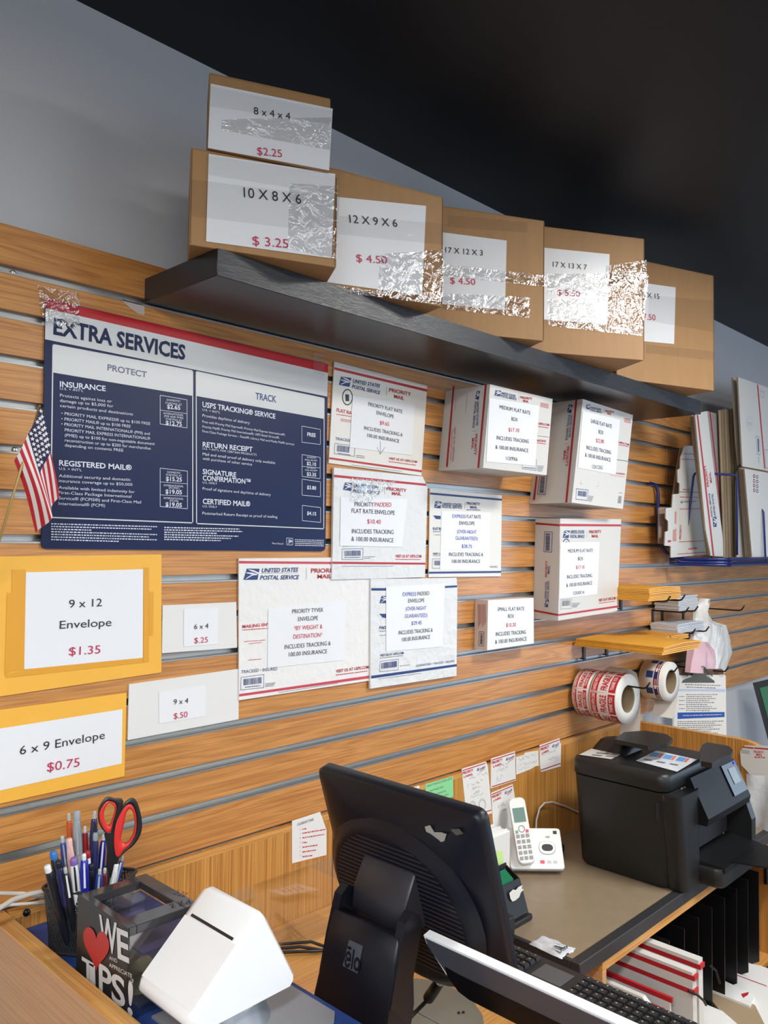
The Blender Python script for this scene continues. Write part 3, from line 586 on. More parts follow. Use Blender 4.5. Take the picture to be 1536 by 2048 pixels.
def sd(q):
    q.poly([(646, 106), (850, 122), (850, 138), (646, 124)], RED); q.poly([(632, 850), (838, 888), (838, 904), (632, 866)], RED)
    q.outline([(722, 185), (788, 188), (782, 360), (716, 356)], .0016, NAVY); q.bars([(732, 198), (730, 345), (766, 348), (770, 202)], NAVY)
    q.txt('PRIORITY', (745, 572), (748, 432), -19, RED, True); q.txt('MAIL', (765, 545), (768, 475), -17, NAVY, True); q.txt('UNITED STATES', (738, 760), (742, 615), -15, NAVY, True); q.txt('POSTAL SERVICE', (758, 765), (762, 605), -15, NAVY, True)
    q.eagle([(728, 765), (760, 768), (752, 832), (722, 822)])
wallbox('flat white MEDIUM FLAT RATE BOX $17.10 marked 12X4X14 with red stripes top and bottom', 'flat_rate_box', [(855, 72), (1376, 78), (1342, 862), (838, 945)], cr, .0889, CARTW, f, sd,
    [(858, 275), (1190, 275), (1172, 718), (846, 755)],
    [('MEDIUM FLAT RATE', (921, 364), (1133, 358), 32, LTXT), ('BOX', (1006, 430), (1050, 430), 32, LTXT), ('$17.10', (989, 504), (1060, 500), 32, REDT), ('INCLUDES TRACKING', (911, 586), (1126, 572), 33, LTXT), ('& 100.00 INSURANCE', (906, 658), (1126, 636), 34, LTXT), ('12X4X14', (966, 724), (1058, 716), 32, LTXT)])
PINKC = mat('faded_red_panel', (196, 140, 132), .6)
def sd(q):
    for a, w in ((152, 30), (186, 36)):
        for i in range(6): q.line((a+i*w/6, 805), (a+4+i*w/6, 1000-8*i), .0012, PINKC)
    q.outline([(166, 1038), (206, 1040), (202, 1162), (160, 1156)], .0012, NAVY); q.bars([(176, 1052), (172, 1145), (192, 1148), (196, 1056)], NAVY)
wallbox('small white SMALL FLAT RATE BOX $10.20 below the express envelope', 'flat_rate_box', [(236, 770), (628, 748), (630, 1138), (228, 1200)], cr, .0445, mat('taped_carton', (222, 206, 196), .4), lambda q: None, sd,
    [(240, 772), (628, 752), (630, 1138), (232, 1196)],
    [('SMALL FLAT RATE', (320, 862), (546, 856), 34, LTXT), ('BOX', (408, 920), (459, 920), 34, LTXT), ('$10.20', (392, 998), (474, 992), 34, REDT), ('INCLUDES TRACKING', (304, 1076), (560, 1056), 36, LTXT), ('& 100.00 INSURANCE', (298, 1142), (567, 1114), 36, LTXT)])
# ---------------- hand-written notes and label cards on the desk panel ----------------
kn = .234375
def note(label, pts, m, crop, fn, name='paper_note', cat='note', t=.0012):
    q = PB((0, -.0153-t, 0), (0, -1, 0), crop); q.slab(pts, t, m)
    fn(q); return q.build(name, label=label, cat=cat)
PEN = mat('pencil_ink', (120, 118, 124), .6)
def scr(q, x0, y0, x1, y1, h, n=9, m=PEN):
    """handwriting: a running zigzag"""
    P = []; 
    for i in range(n*3):
        t = i/(n*3-1); P.append((x0+(x1-x0)*t+random.uniform(-2, 2), y0+(y1-y0)*t-random.choice((0, .5, 1))*h))
    for i in range(len(P)-1):
        if random.random() > .22: q.line(P[i], P[i+1], .0007, m)
cr = (780, 1440, kn)
GRN = mat('green_card', (136, 212, 150), .55)
note('white note half hidden behind the monitor top edge', [(40, 620), (250, 560), (252, 670), (264, 672), (262, 720), (45, 730)], WHITE, cr, lambda q: (q.poly([(72, 618), (82, 613), (88, 622), (104, 608), (104, 630), (90, 626), (76, 634)], BLK), scr(q, 120, 615, 235, 590, 18), scr(q, 140, 645, 190, 635, 16, 5)))
def g(q):
    q.txt('NOT PLACE FOR USPS', (318, 572), (528, 505), 18, PEN); q.txt('PACKAGE TIME', (340, 612), (455, 575), 16, PEN); q.txt('LIST OF ITEMS IN', (330, 660), (475, 610), 15, PEN); q.txt('THAT BOX TO SEND', (345, 685), (500, 640), 15, PEN)
note('light green handwritten card taped to the desk panel', [(303, 548), (538, 480), (541, 655), (306, 722)], GRN, cr, g)
def pri(tl, tr, hl, ey, scrib):
    def fn(q):
        (x0, y0), (x1, y1) = tl, tr; W_ = x1-x0; sl = (y1-y0)/W_
        q.poly([(x0+4, y0+10), (x1-4, y1+10), (x1-4, y1+18), (x0+4, y0+18)], RED); q.poly([(x0+6+hl[0], y0+hl[1]-14), (x1+hl[2], y1+hl[3]-14), (x1+hl[2], y1+hl[3]-6), (x0+6+hl[0], y0+hl[1]-6)], RED)
        q.txt('PRIORITY', (x0+5, y0+48), (x0+W_*.47, y0+48+W_*.47*sl), 24, REDT, True); q.txt('LABEL', (x0+16, y0+76), (x0+W_*.46, y0+76+W_*.42*sl), 18, REDT, True)
        xe = x0+W_*.62; ye = y0+W_*.62*sl; q.eagle([(xe, ye+34), (xe+22, ye+28), (xe+20, ye+50), (xe-2, ye+56)])
        q.micro((xe+26, ye+38), (x1-8, y1+38), 10, NAVY); q.micro((xe+26, ye+48), (x1-8, y1+48), 10, NAVY); q.micro((xe+20, ye+66), (x1-10, y1+62), 8, REDT)
        scrib(q)
    return fn
def rings(q):
    for cx, cy in ((703, 742), (786, 722)): 
        for s in (1, .8): q.outline([(cx+30*s*math.cos(a), cy+50*s*math.sin(a)) for a in [i*math.pi/10 for i in range(20)]], .0007, PEN)
    scr(q, 680, 505, 830, 465, 24, 8); scr(q, 660, 575, 785, 530, 26, 7); scr(q, 690, 600, 770, 575, 20, 5); scr(q, 715, 630, 765, 612, 18, 4); scr(q, 690, 665, 790, 640, 22, 6)
note('long white PRIORITY label note with two drawn circles on the desk panel', [(612, 418), (820, 354), (836, 400), (870, 795), (700, 850), (650, 852), (640, 700)], WHITE, cr, pri((612, 418), (820, 354), (40, 420, 45, 425), 0, rings), 'label_note')
INK = mat('teal_ink', (90, 150, 190), .6)
note('white PRIORITY label note with blue signature, upper middle of the desk panel', [(862, 330), (1066, 266), (1074, 515), (860, 585)], WHITE, cr, pri((862, 330), (1066, 266), (0, 250, 4, 250), 0, lambda q: (scr(q, 915, 415, 1010, 380, 22, 6), scr(q, 900, 455, 1005, 420, 26, 7), scr(q, 905, 535, 970, 500, 44, 3, INK))), 'label_note')
note('tall white PRIORITY label note just left of the cordless handset', [(864, 622), (1048, 548), (1066, 660), (1058, 960), (890, 990), (880, 900)], WHITE, cr, pri((864, 622), (1048, 548), (20, 420, 20, 420), 0, lambda q: (scr(q, 920, 755, 1050, 685, 24, 8), scr(q, 965, 785, 1040, 750, 20, 5))), 'label_note')
note('wide torn white handwritten note between two PRIORITY labels', [(1076, 318), (1148, 298), (1150, 280), (1266, 262), (1270, 390), (1240, 395), (1200, 420), (1110, 455), (1078, 468)], WHITE, cr, lambda q: (scr(q, 1095, 345, 1245, 305, 22, 9), scr(q, 1090, 400, 1250, 365, 22, 9), scr(q, 1095, 440, 1190, 405, 18, 6)))
note('white PRIORITY label note nearest the printer', [(1278, 215), (1448, 155), (1450, 196), (1460, 200), (1456, 395), (1290, 445), (1280, 380)], WHITE, cr, pri((1278, 215), (1448, 155), (4, 222, 6, 225), 0, lambda q: (scr(q, 1290, 305, 1410, 268, 18, 7), scr(q, 1345, 350, 1420, 325, 18, 5))), 'label_note')
k8 = .390625; cr = (560, 1460, k8)
def g(q):
    q.txt('CLOSEOUT TASK', (88, 490), (172, 462), 13, PEN, True)
    for i, L in enumerate((22, 120, 112, 25, 80, 72, 50)): q.txt('%d.' % (i+1), (100, 513+i*22), (106, 511+i*22), 8, PEN); q.micro((114, 508+i*24-(4 if i else 0)), (114+L, 508+i*24-L*.2), 8, REDT)
note('white CLOSEOUT TASK list on the panel left of the monitor', [(62, 466), (206, 420), (238, 512), (238, 640), (62, 683)], WHITE, cr, g, 'task_list', 'note')
# ---------------- pegs and envelope bundles (right) ----------------
def hook(X, z, L, label, rise=.02, drop=.05):
    """peg: plate hooked in a groove, rod running out from the wall, turned-up tip"""
    b = MB(); k = round((GZ-(z-drop))/PITCHZ); zg = GZ-k*PITCHZ
    b.box((X-.008, -.004, zg-.004), (X+.008, -.0012, z+.004), BMET, .0008, 1)
    b.box((X-.008, -.004, zg+.001), (X+.008, .010, zg+.004), BMET)
    b.tube([(X, -.003, z), (X, -L*.5, z), (X, -L+.022, z), (X, -L+.012, z+.003), (X, -L, z+rise)], .0028, BMET, 8)
    return b.build('peg_hook', label=label, cat='hook')
def bundle(x0, x1, y0, y1, z0, t, n, m, name, cat, label, group, sag=0, flap=None):
    rnd = random.Random(len(label))
    for i in range(n):
        dx = rnd.uniform(-.003, .003); dy = rnd.uniform(-.003, .003); z = z0+i*t
        b = MB(); N = 8; rows = []
        top = []; bot = []
        for j in range(N+1):
            v = j/N; y = y0+(y1-y0)*v
            top.append([(x0+dx+(x1-x0)*k/6, y+dy, z+t*.86+sag*math.sin(math.pi*k/6)*(i/n)*(.6+.4*v)) for k in range(7)])
            bot.append([(x0+dx+(x1-x0)*k/6, y+dy, z+sag*math.sin(math.pi*k/6)*(i/n)*(.6+.4*v)) for k in range(7)])
        b.grid(top, m, False); b.grid([r[::-1] for r in bot], m, False)
        for A, B in ((top[0], bot[0]), (top[-1], bot[-1]), ([r[0] for r in top], [r[0] for r in bot]), ([r[-1] for r in top], [r[-1] for r in bot])): b.grid([A, B], m, False)
        # gummed flap line
        if i == n-1: b.face([(x0+dx+(x1-x0)*.0, y1+.03, z+t*.9+.0003), (x0+dx+(x1-x0)*.0, y1+.032, z+t*.9+.0003), (x1+dx, y1+.032, z+t*.9+.0003), (x1+dx, y1+.03, z+t*.9+.0003)], mat('flap_line', (200, 140, 40), .6) if m is MANILA else GRY)
        pos = ('bottom' if i == 0 else 'top' if i == n-1 else 'middle')
        b.build(name, label=label[pos] if isinstance(label, dict) else label, cat=cat, group=group)
MAN2 = mat('manila_stack', (226, 164, 58), .5, bump=.25, bscale=30, var=.08)
WST = mat('white_stack', (196, 197, 200), .5, bump=.2, bscale=40)
BLS = mat('bluish_stack', (202, 206, 214), .5, bump=.2, bscale=40)
hook(2.66, 1.505, .235, 'left black peg under the short fat bundle of yellow envelopes')
hook(2.55, 1.505, .235, 'black peg behind the flat rate box carrying the short yellow bundle')
bundle(2.47, 2.70, -.012, -.20, 1.509, .0052, 8, MAN2, 'manila_envelope', 'envelope', 'yellow envelope in the short fat bundle on the upper pegs', 'yellow envelopes in the short fat bundle', .004)
for X, lb in ((2.905, 'leftmost black peg under the white envelope bundle'), (2.985, 'middle black peg under the white envelope bundle'), (3.17, 'long black peg right of the white envelope bundle, holding bags')):
    hook(X, 1.445, .14 if X < 3.1 else .24, lb)
bundle(2.895, 3.06, -.012, -.105, 1.449, .0062, 9, WST, 'white_envelope', 'envelope', 'grey-white envelope in the thick bundle between the two yellow bundles', 'white envelopes in the thick bundle')
hook(2.94, 1.366, .15, 'left black peg under the thin blue-white bundle'); hook(3.06, 1.366, .15, 'right black peg under the thin blue-white bundle')
bundle(2.865, 3.10, -.012, -.115, 1.370, .0055, 6, BLS, 'white_envelope', 'envelope', 'blue-white envelope in the thin bundle just above the wide yellow bundle', 'white envelopes in the thin bundle', .003)
hook(2.41, 1.357, .29, 'left black peg under the wide yellow bundle'); hook(2.56, 1.357, .29, 'middle black peg under the wide yellow bundle'); hook(2.71, 1.357, .16, 'right black peg under the wide yellow bundle')
bundle(2.335, 2.60, -.012, -.31, 1.361, .0048, 5, MAN2, 'manila_envelope', 'envelope', 'yellow envelope in the wide flat bundle on the lower pegs', 'yellow envelopes in the wide flat bundle', .006)
bundle(2.62, 2.86, -.012, -.16, 1.361, .0048, 3, MAN2, 'manila_envelope', 'envelope', 'yellow envelope lying right of the wide flat bundle', 'yellow envelopes beside the wide flat bundle', .003)
# ---------------- thin plastic bags hanging from a peg ----------------
BAG = mat('thin_plastic_bag', (218, 216, 212), .3, bump=.9, bscale=26, bdist=.01, bstretch=(1, 1, .6)); PINKP = mat('pink_bag_print', (222, 182, 190), .4, bump=.5, bscale=30)
Yb = -.09; q = PB((0, Yb, 0), (0, -1, 0))
def drape(outL, outR, m, name, parent, lift=0, depth=.028, ph=0):
    rows = []; n = len(outL)
    for i in range(n):
        a = q.P(*outL[i]); c = q.P(*outR[i]); r = []
        for k in range(15):
            t = k/14; p_ = a.lerp(c, t); p_.y += -lift-depth*(math.sin(math.pi*t)**.6) - .007*math.sin(t*17+i*.9+ph)*math.sin(math.pi*t) - .004*math.sin(t*31+i*1.7)
            r.append(p_)
        rows.append(r)
    b = MB(); b.grid(rows, m, True)
    back = [[Vector((p_.x, Yb+.012, p_.z)) for p_ in r] for r in rows]
    b.grid([r[::-1] for r in back], m, True)
    for A, B in (([r[0] for r in rows], [r[0] for r in back]), ([r[-1] for r in rows], [r[-1] for r in back]), (rows[0], back[0]), (rows[-1], back[-1])): b.grid([A, B], m, True)
    return b.build(name, parent, **({} if parent else dict(label='bunch of crumpled thin white plastic bags hanging on a peg below the rack', cat='plastic bags')))
bg = drape([(1401, 1196), (1395, 1207), (1393, 1222), (1392, 1240), (1388, 1262), (1384, 1290), (1384, 1320), (1380, 1345)], [(1403, 1197), (1409, 1208), (1402, 1222), (1414, 1240), (1452, 1250), (1459, 1280), (1462, 1303), (1448, 1345)], BAG, 'plastic_bags', None)
drape([(1381, 1280), (1380, 1300), (1378, 1322), (1376, 1345)], [(1405, 1284), (1424, 1300), (1431, 1320), (1436, 1345)], PINKP, 'printed_bag', bg, .012, .02, 2)
# ---------------- label rolls on pegs ----------------
CORE = mat('cardboard_core', (134, 116, 88), .7); ROLLW = mat('roll_paper_edge', (226, 224, 218), .5)
RLAB = mat('fragile_red', (196, 36, 44), .4)
def roll(name, X, z, y0, y1, R, rc, label, deco, tail=None, tilt=0):
    b = MB(); M = Matrix.Translation((X, y0, z)) @ Matrix.Rotation(tilt, 4, 'Z') @ Matrix.Rotation(math.pi/2, 4, 'X')   # local z -> -Y
    L = y0-y1
    b.lathe([(rc, 0), (R, 0), (R, L), (rc, L)], ROLLW, 48, M)
    o = b.build(name, label=label, cat='label roll')
    b = MB(); b.lathe([(rc-.003, -.001), (rc-.003, L-.002), (rc, L+.0005), (rc, -.001)], CORE, 36, M); b.build('core', o)
    b = MB(); deco(b, M, R+.0006, L); b.build('labels', o)
    if tail:
        b = MB(); rows = [[Vector((p[0], y0-.004, p[1])), Vector((p[0]+p[2] if len(p) > 2 else p[0], max(y1+.004, -.152), p[1]))] for p in tail]
        b.grid(rows, ROLLW, True); b.grid([[r[1]+Vector((.0008, 0, 0)), r[0]+Vector((.0008, 0, 0))] for r in rows], ROLLW, True); b.build('backing_strip', o)
    return o
def curved(b, M, R, a0, a1, z0, z1, m, lift=0):
    n = max(2, int(abs(a1-a0)/.1)); rows = [[M @ Vector(((R+lift)*math.cos(a0+(a1-a0)*i/n), (R+lift)*math.sin(a0+(a1-a0)*i/n), z)) for z in (z0, z1)] for i in range(n+1)]
    b.grid(rows, m, True)
def ctext(b, M, R, s, a0, a1, z0, h, m):
    """lettering wrapped round the roll; runs upwards on the side facing the shop"""
    vs, fs, w = glyphs(s, True); k = b.mi(m); V = []
    for x, y in vs:
        a = a0+(a1-a0)*x/w; V.append(b.b.verts.new(M @ Vector(((R+.0012)*math.cos(a), (R+.0012)*math.sin(a), z0+h-y*h/CAP))))
    for f in fs:
        try: b.b.faces.new([V[i] for i in f]).material_index = k
        except ValueError: pass
WI = mat('label_white', (236, 228, 226), .4)
def fragile(b, M, R, L):
    # local +x world +X, local y -> world Z ; local z -> -Y (towards the room)
    for j in range(-1, 5):
        a0 = math.radians(112+j*52); a1 = a0+math.radians(50)
        curved(b, M, R, a0, a1, .004, L-.003, WI)
        curved(b, M, R, a0+.02, a1-.02, .006, .030*L/.1, RLAB, .0004); curved(b, M, R, a0+.02, a1-.02, L-.030*L/.1, L-.005, RLAB, .0004)
        ctext(b, M, R, 'HANDLE WITH CARE', a1-.06, a0+.06, .030*L/.1-.004, -.017*L/.1, WI) if False else None
        ctext(b, M, R, 'THANK YOU', a1-.12, a0+.12, L-.0245*L/.1-.001, .013*L/.1, WI)
        ctext(b, M, R, 'FRAGILE', a1-.08, a0+.08, .040*L/.1, .024*L/.1, RLAB)
        ctext(b, M, R, 'HANDLE WITH CARE', a1-.05, a0+.05, .0115*L/.1, .012*L/.1, WI)
FX, FZ = 2.385, 1.208
roll('label_roll', FX, FZ, -.015, -.072, .074, .04, 'inner roll of red FRAGILE stickers, nearest the slatwall', fragile)
roll('label_roll', FX, FZ-.002, -.078, -.172, .077, .043, 'outer roll of red FRAGILE THANK YOU stickers with its backing strip hanging down', fragile,
     [(FX+.0, FZ+.077), (FX+.05, FZ+.084), (FX+.095, FZ+.066), (FX+.118, FZ+.02), (FX+.122, FZ-.05), (FX+.118, FZ-.12), (FX+.112, FZ-.19)])
def prio(b, M, R, L):
    for j in range(-2, 5):
        a0 = math.radians(90+j*50); a1 = a0+math.radians(48)
        curved(b, M, R, a0, a1, L*.62, L*.66, RED); curved(b, M, R, a0, a1, L*.74, L*.77, NAVY); curved(b, M, R, a0, a1, L*.80, L*.84, RED)
        curved(b, M, R, a0+.1, a0+.45, L*.30, L*.58, NAVY, .0003); curved(b, M, R, a0+.12, a0+.5, L*.64, L*.78, NAVY, .0004)
        ctext(b, M, R, 'PRIORITY', a1-.05, a0+.5, L*.66, .010, RED)
PXr, PZr = 2.835, 1.20
roll('label_roll', PXr, PZr, -.015, -.105, .070, .043, 'roll of white, red and navy PRIORITY stickers hanging beside the clipboard', prio,
     [(PXr+.02, PZr+.066), (PXr+.055, PZr+.045), (PXr+.07, PZr), (PXr+.066, PZr-.05), (PXr+.04, PZr-.11), (PXr+.02, PZr-.135)])
hook(FX, 1.246, .245, 'black peg through the FRAGILE sticker rolls'); hook(PXr, 1.236, .13, 'black peg through the PRIORITY sticker roll')
# ---------------- clipboard ----------------
hook(3.115, 1.215, .20, 'black peg the clipboard hangs on')
fw = 3.12; O = CAM + W0*fw; nn = -Vector((W0.x, W0.y, 0)).normalized()
q = PB(O, nn); q.slab(rounded([(1343, 1338), (1447, 1338), (1449, 1474), (1345, 1474)], 5), .003, mat('clipboard_board', (96, 72, 52), .5))
cb = q.build('clipboard', label='brown clipboard with printed sheets hanging from a peg above the panel corner', cat='clipboard')
for i in range(4):
    q = PB(O+nn*(.002+.0012*i), nn); dx = (-2+i*1.6)*1.2; q.slab([(1345+dx*.8, 1353-i*.8), (1450+dx*.4, 1349+i*.6), (1453, 1472), (1346+dx*.4, 1474)], .0009, WHITE)
    if i == 3:
        BAND = mat('blue_band', (34, 84, 172), .5); PALE = mat('pale_blue_band', (186, 198, 222), .5)
        q.micro((1370, 1369), (1442, 1371), 2.4, GRY); q.micro((1373, 1374), (1432, 1376), 2.4, GRY); q.poly([(1354, 1378), (1450, 1378), (1450, 1384), (1354, 1382)], PALE)
        for j in range(9): q.micro((1372, 1389+j*4), (1436-(j*13) % 22, 1389+j*4), 2.2, GRY); q.micro((1358, 1389+j*4), (1369, 1389+j*4), 2.2, GRY) if j % 2 else None
        q.poly([(1355, 1425), (1449, 1424), (1449, 1434), (1355, 1438)], BAND); q.micro((1366, 1431), (1444, 1429), 2, WI)
        for j in range(7): q.micro((1355, 1443+j*4), (1447-(j*17) % 30, 1442+j*4), 2.2, GRY)
    q.build('paper_sheet', cb)
q = PB(O+nn*.0085, nn); q.slab([(1364, 1365), (1366, 1361), (1374, 1357), (1384, 1354), (1387, 1345), (1384, 1338), (1390, 1334), (1410, 1334), (1415, 1340), (1413, 1352), (1422, 1357), (1428, 1361), (1430, 1365)], .002, mat('clip_steel', (110, 112, 108), .35, .8))
q.b.verts.ensure_lookup_table(); q.tube([q.P(1372, 1352, .006), q.P(1380, 1343, .009), q.P(1392, 1332, .011), q.P(1405, 1332, .011), q.P(1416, 1345, .009), q.P(1424, 1352, .006)], .0018, MC['clip_steel'], 6)
child_ = q.build('clip', cb, label='grey steel spring clip')
# ---------------- wire rack with flattened boxes ----------------
BWIRE = mat('blue_wire', (24, 42, 112), .3, coat=.3)
def pY(Y, *pts): return [U(x, y, Y=Y) for x, y in pts]
rx0 = 2.985; rx1 = 4.3; zb = 1.628; yf = -.235
b = MB(); R_ = .0045
for y, z in ((-.232, zb), (-.236, zb+.014), (-.238, zb-.009), (-.18, zb-.002), (-.12, zb-.002), (-.05, zb-.002)): b.tube([(rx0+.05, y, z), (rx1, y, z)], .006 if y < -.2 else .004, BWIRE)
rk = b.build('wire_rack', label='blue wire rack of flattened mailing boxes hooked on the slatwall at far right', cat='rack')
b = MB()
b.tube([U(1300, 966, Y=-.004), U(1311, 969, Y=-.012), U(1316, 985, Y=-.016), U(1316, 1020, Y=-.016), U(1315, 1060, Y=-.016), U(1319, 1085, Y=-.018), U(1331, 1104, Y=-.03), (rx0+.004, -.07, zb), (rx0+.02, -.15, zb), (rx0+.04, -.22, zb), (rx0+.07, -.233, zb)], .0065, BWIRE)
b.build('end_frame', rk)
for dz in (.012, -.009):
    b = MB(); b.tube([(rx0+.0, -.03, zb+dz*.6), (rx0+.004, -.08, zb+dz), (rx0+.02, -.15, zb+dz), (rx0+.04, -.22, zb+dz), (rx0+.07, -.233, zb+dz)], .006, BWIRE); b.build('lower_rail', rk)
b = MB(); b.tube([U(1368, 1112, Y=-.07), U(1370, 1098, Y=-.072), U(1387, 953, Y=-.10), U(1390, 947, Y=-.105), U(1396, 946, Y=-.112), U(1470, 950, Y=-.214), U(1474, 956, Y=-.218), U(1474, 1110, Y=-.222)], .0045, BWIRE); b.build('divider', rk)
for X in (U(1531, 1110, Y=-.232).x, 4.0):
    b = MB(); b.tube([(X, -.232, zb), (X, -.225, zb+.20), (X+.004, -.215, zb+.215), (X+.01, -.02, zb+.235), (X+.012, -.01, zb+.2), (X+.012, -.01, zb)], .0042, BWIRE); b.build('divider', rk)
ca = (1280, 740, 256/1248)
def flat(label, pts, Y, t, m, fn=None, group='flattened boxes in the wire rack', me=None):
    q = PB((0, Y, 0), (0, -1, 0), ca); q.slab(pts, t, m, me or KRAFTE)
    if fn: fn(q)
    return q.build('flattened_box', label=label, cat='box', group=group)
def fa(q):
    for a, c in (((420, 815), (555, 822)), ((400, 868), (555, 874)), ((390, 1188), (600, 1192)), ((388, 1238), (600, 1242)), ((388, 1355), (610, 1352)), ((378, 1676), (640, 1664)), ((365, 1795), (650, 1775))): q.line(a, c, .0022, RED)
    q.eagle([(398, 1272), (420, 1272), (416, 1298), (394, 1296)]); q.micro((425, 1285), (545, 1280), 16, GRY); q.micro((470, 1745), (560, 1735), 24, REDT); q.txt('PRIORITY', (398, 1655), (405, 1510), -18, RED, True)
    q.poly([(338, 1380), (356, 1380), (354, 1500), (338, 1500)], PINKC, .0004); q.poly([(320, 1560), (354, 1545), (354, 1670), (318, 1672)], PINKC, .0004); q.line((275, 1670), (297, 1668), .008, REDT); q.micro((415, 1165), (490, 1165), 12, GRY)
flat('flattened box with notched tabs at the left end of the blue rack', [(430, 742), (545, 738), (640, 1560), (660, 1798), (300, 1830), (300, 1718), (240, 1712), (246, 1578), (275, 1568), (275, 1475), (250, 1450), (252, 1345), (312, 1340), (320, 1212), (385, 1205), (388, 1108), (368, 1095), (365, 975), (392, 958), (396, 850), (412, 812)], -.085, .004, CARTW, fa)
flat('grey-brown flattened box behind the notched one at the left of the rack', [(440, 740), (600, 735), (640, 1780), (185, 1690), (190, 1340), (310, 1330), (355, 1000), (395, 770)], -.05, .005, mat('grey_brown_liner', (172, 150, 136), .6))  # grey-brown liner, darker than the white carton
def fb(q):
    q.poly([(552, 440), (566, 440), (724, 1812), (708, 1812)], RED); q.txt('PRIORITY', (672, 1130), (640, 920), -22, RED, True); q.txt('MAIL', (700, 1095), (685, 990), -18, RED, True)
    q.eagle([(700, 1440), (742, 1430), (748, 1528), (716, 1532)]); q.txt('UNITED STATES', (738, 1425), (710, 1205), -16, NAVY, True); q.txt('POSTAL SERVICE', (708, 1425), (680, 1200), -16, NAVY, True)
flat('long white flattened box leaning left, with one red line, under the shelf end', [(535, 425), (655, 400), (700, 800), (808, 1640), (812, 1820), (690, 1812), (640, 1560)], -.16, .006, CARTW, fb)
flat('thin white flattened box leaning just left of the red-lined one', [(500, 430), (528, 430), (648, 1560), (690, 1812), (660, 1800), (628, 1560), (512, 600)], -.135, .006, CARTW)
flat('grey flattened box with dark red line leaning behind the red-lined one', [(655, 400), (765, 430), (790, 700), (800, 1300), (812, 1800), (740, 1500), (690, 800)], -.115, .005, mat('grey_liner', (160, 152, 154), .6), lambda q: q.poly([(676, 405), (686, 408), (800, 1410), (788, 1400)], RED))
for i in range(6):
    x = 768+i*29; flat('unfolded kraft-edged box standing in the tight bundle in the middle of the rack', [(x, 392-(i % 3)*6), (x+70, 382-(i % 2)*8), (x+90, 1400), (x+86, 1830), (x+50, 1832), (x+38, 1400)], -.128-i*.0045, .003, KRAFTE if i % 2 else mat('kraft_pale', (176, 158, 130), .7), None, 'bundle of kraft-edged boxes in the rack')
def fc(q):
    q.poly([(1140, 140), (1152, 146), (1222, 965), (1210, 960)], RED); q.outline([(1070+30*math.cos(a), 515+72*math.sin(a)) for a in [i*math.pi/12 for i in range(24)]], .0014, PALE); q.txt('USA', (1050, 535), (1090, 545), 36, PALE, True)
    q.outline([(1130, 645), (1162, 655), (1170, 828), (1142, 820)], .0014, NAVY); q.poly([(1145, 668), (1156, 672), (1160, 800), (1150, 796)], NAVY); q.outline([(1172, 200), (1205, 215), (1208, 270), (1178, 262)], .001, NAVY)
    q.outline([(1215, 775), (1260, 785), (1262, 965), (1225, 950)], .0014, NAVY); q.micro((1155, 850), (1160, 915), 12, GRY)
flat('tall white flattened box with red line at the right edge of the photo', [(955, 68), (1500, 260), (1500, 1060), (1210, 978), (1000, 940)], -.206, .006, CARTW, fc)
flat('white flattened box directly behind the tall one, its edge showing', [(905, 72), (950, 80), (1500, 270), (1500, 900), (1000, 900), (960, 930), (940, 700)], -.18, .006, CARTW)
def fd(q):
    for i in range(4):
        q.outline([(1112+9*math.cos(a), 1035+i*46+14*math.sin(a)) for a in [k*math.pi/6 for k in range(12)]], .003, REDT); q.outline([(1142+9*math.cos(a), 1042+i*46+14*math.sin(a)) for a in [k*math.pi/6 for k in range(12)]], .003, BLUET)
for i in range(4):
    flat('white flattened box in the front lower row at the right of the rack', [(975+i*15, 950+i*4), (1500, 1050), (1500, 1835), (1040+i*18, 1828)], -.192-i*.009, .0055, CARTW, fd if i == 3 else None, 'white boxes in the lower front row of the rack')
flat('white flattened box seen edge-on between the kraft bundle and the lower row', [(948, 985), (975, 960), (1060, 1780), (1010, 1832), (945, 1830), (940, 1100)], -.17, .004, CARTW)
# ---------------- green board at the right edge ----------------
O2 = Vector((3.9, -.3, 1.0)); n2 = Vector((-.8, -.6, .05)).normalized()
q = PB(O2, n2); q.slab([(1508, 1367), (1600, 1345), (1660, 1500), (1552, 1530)], .02, BPLA)
q.tube([q.P(1600, 1500, -.03), Vector((q.P(1600, 1500, -.03).x, q.P(1600, 1500, -.03).y, 0))], .012, BMET)
gb = q.build('chalkboard', label='green board in a black frame at the right edge above the panel', cat='board')
q = PB(O2, n2); q.slab([(1519, 1376), (1592, 1357), (1645, 1492), (1557, 1515)], .002, mat('board_green', (54, 118, 92), .6), None, .0025); q.build('board_face', gb)
# ---------------- small flag ----------------
FW = mat('flag_white', (226, 222, 220), .7); FR = mat('flag_red', (186, 34, 48), .7); FB = mat('flag_blue', (36, 44, 84), .7)
Yfl = -.07
q = PB((0, Yfl, 0), (0, -1, 0), (0, 580, 700/1536))
fl = MB(); fl.tube([q.P(175, 505), q.P(90, 790), q.P(5, 1075), U(-40, 1200, Y=-.003)], .0022, mat('gold_stick', (170, 140, 80), .4, .3), 8)
fo = fl.build('hand_flag', label='small stars-and-stripes flag on a thin gold stick at the left edge', cat='flag')
fl = MB()
L_ = [(172, 505), (150, 560), (118, 630), (95, 690), (68, 745), (72, 790)]   # hoist (top) to left edge
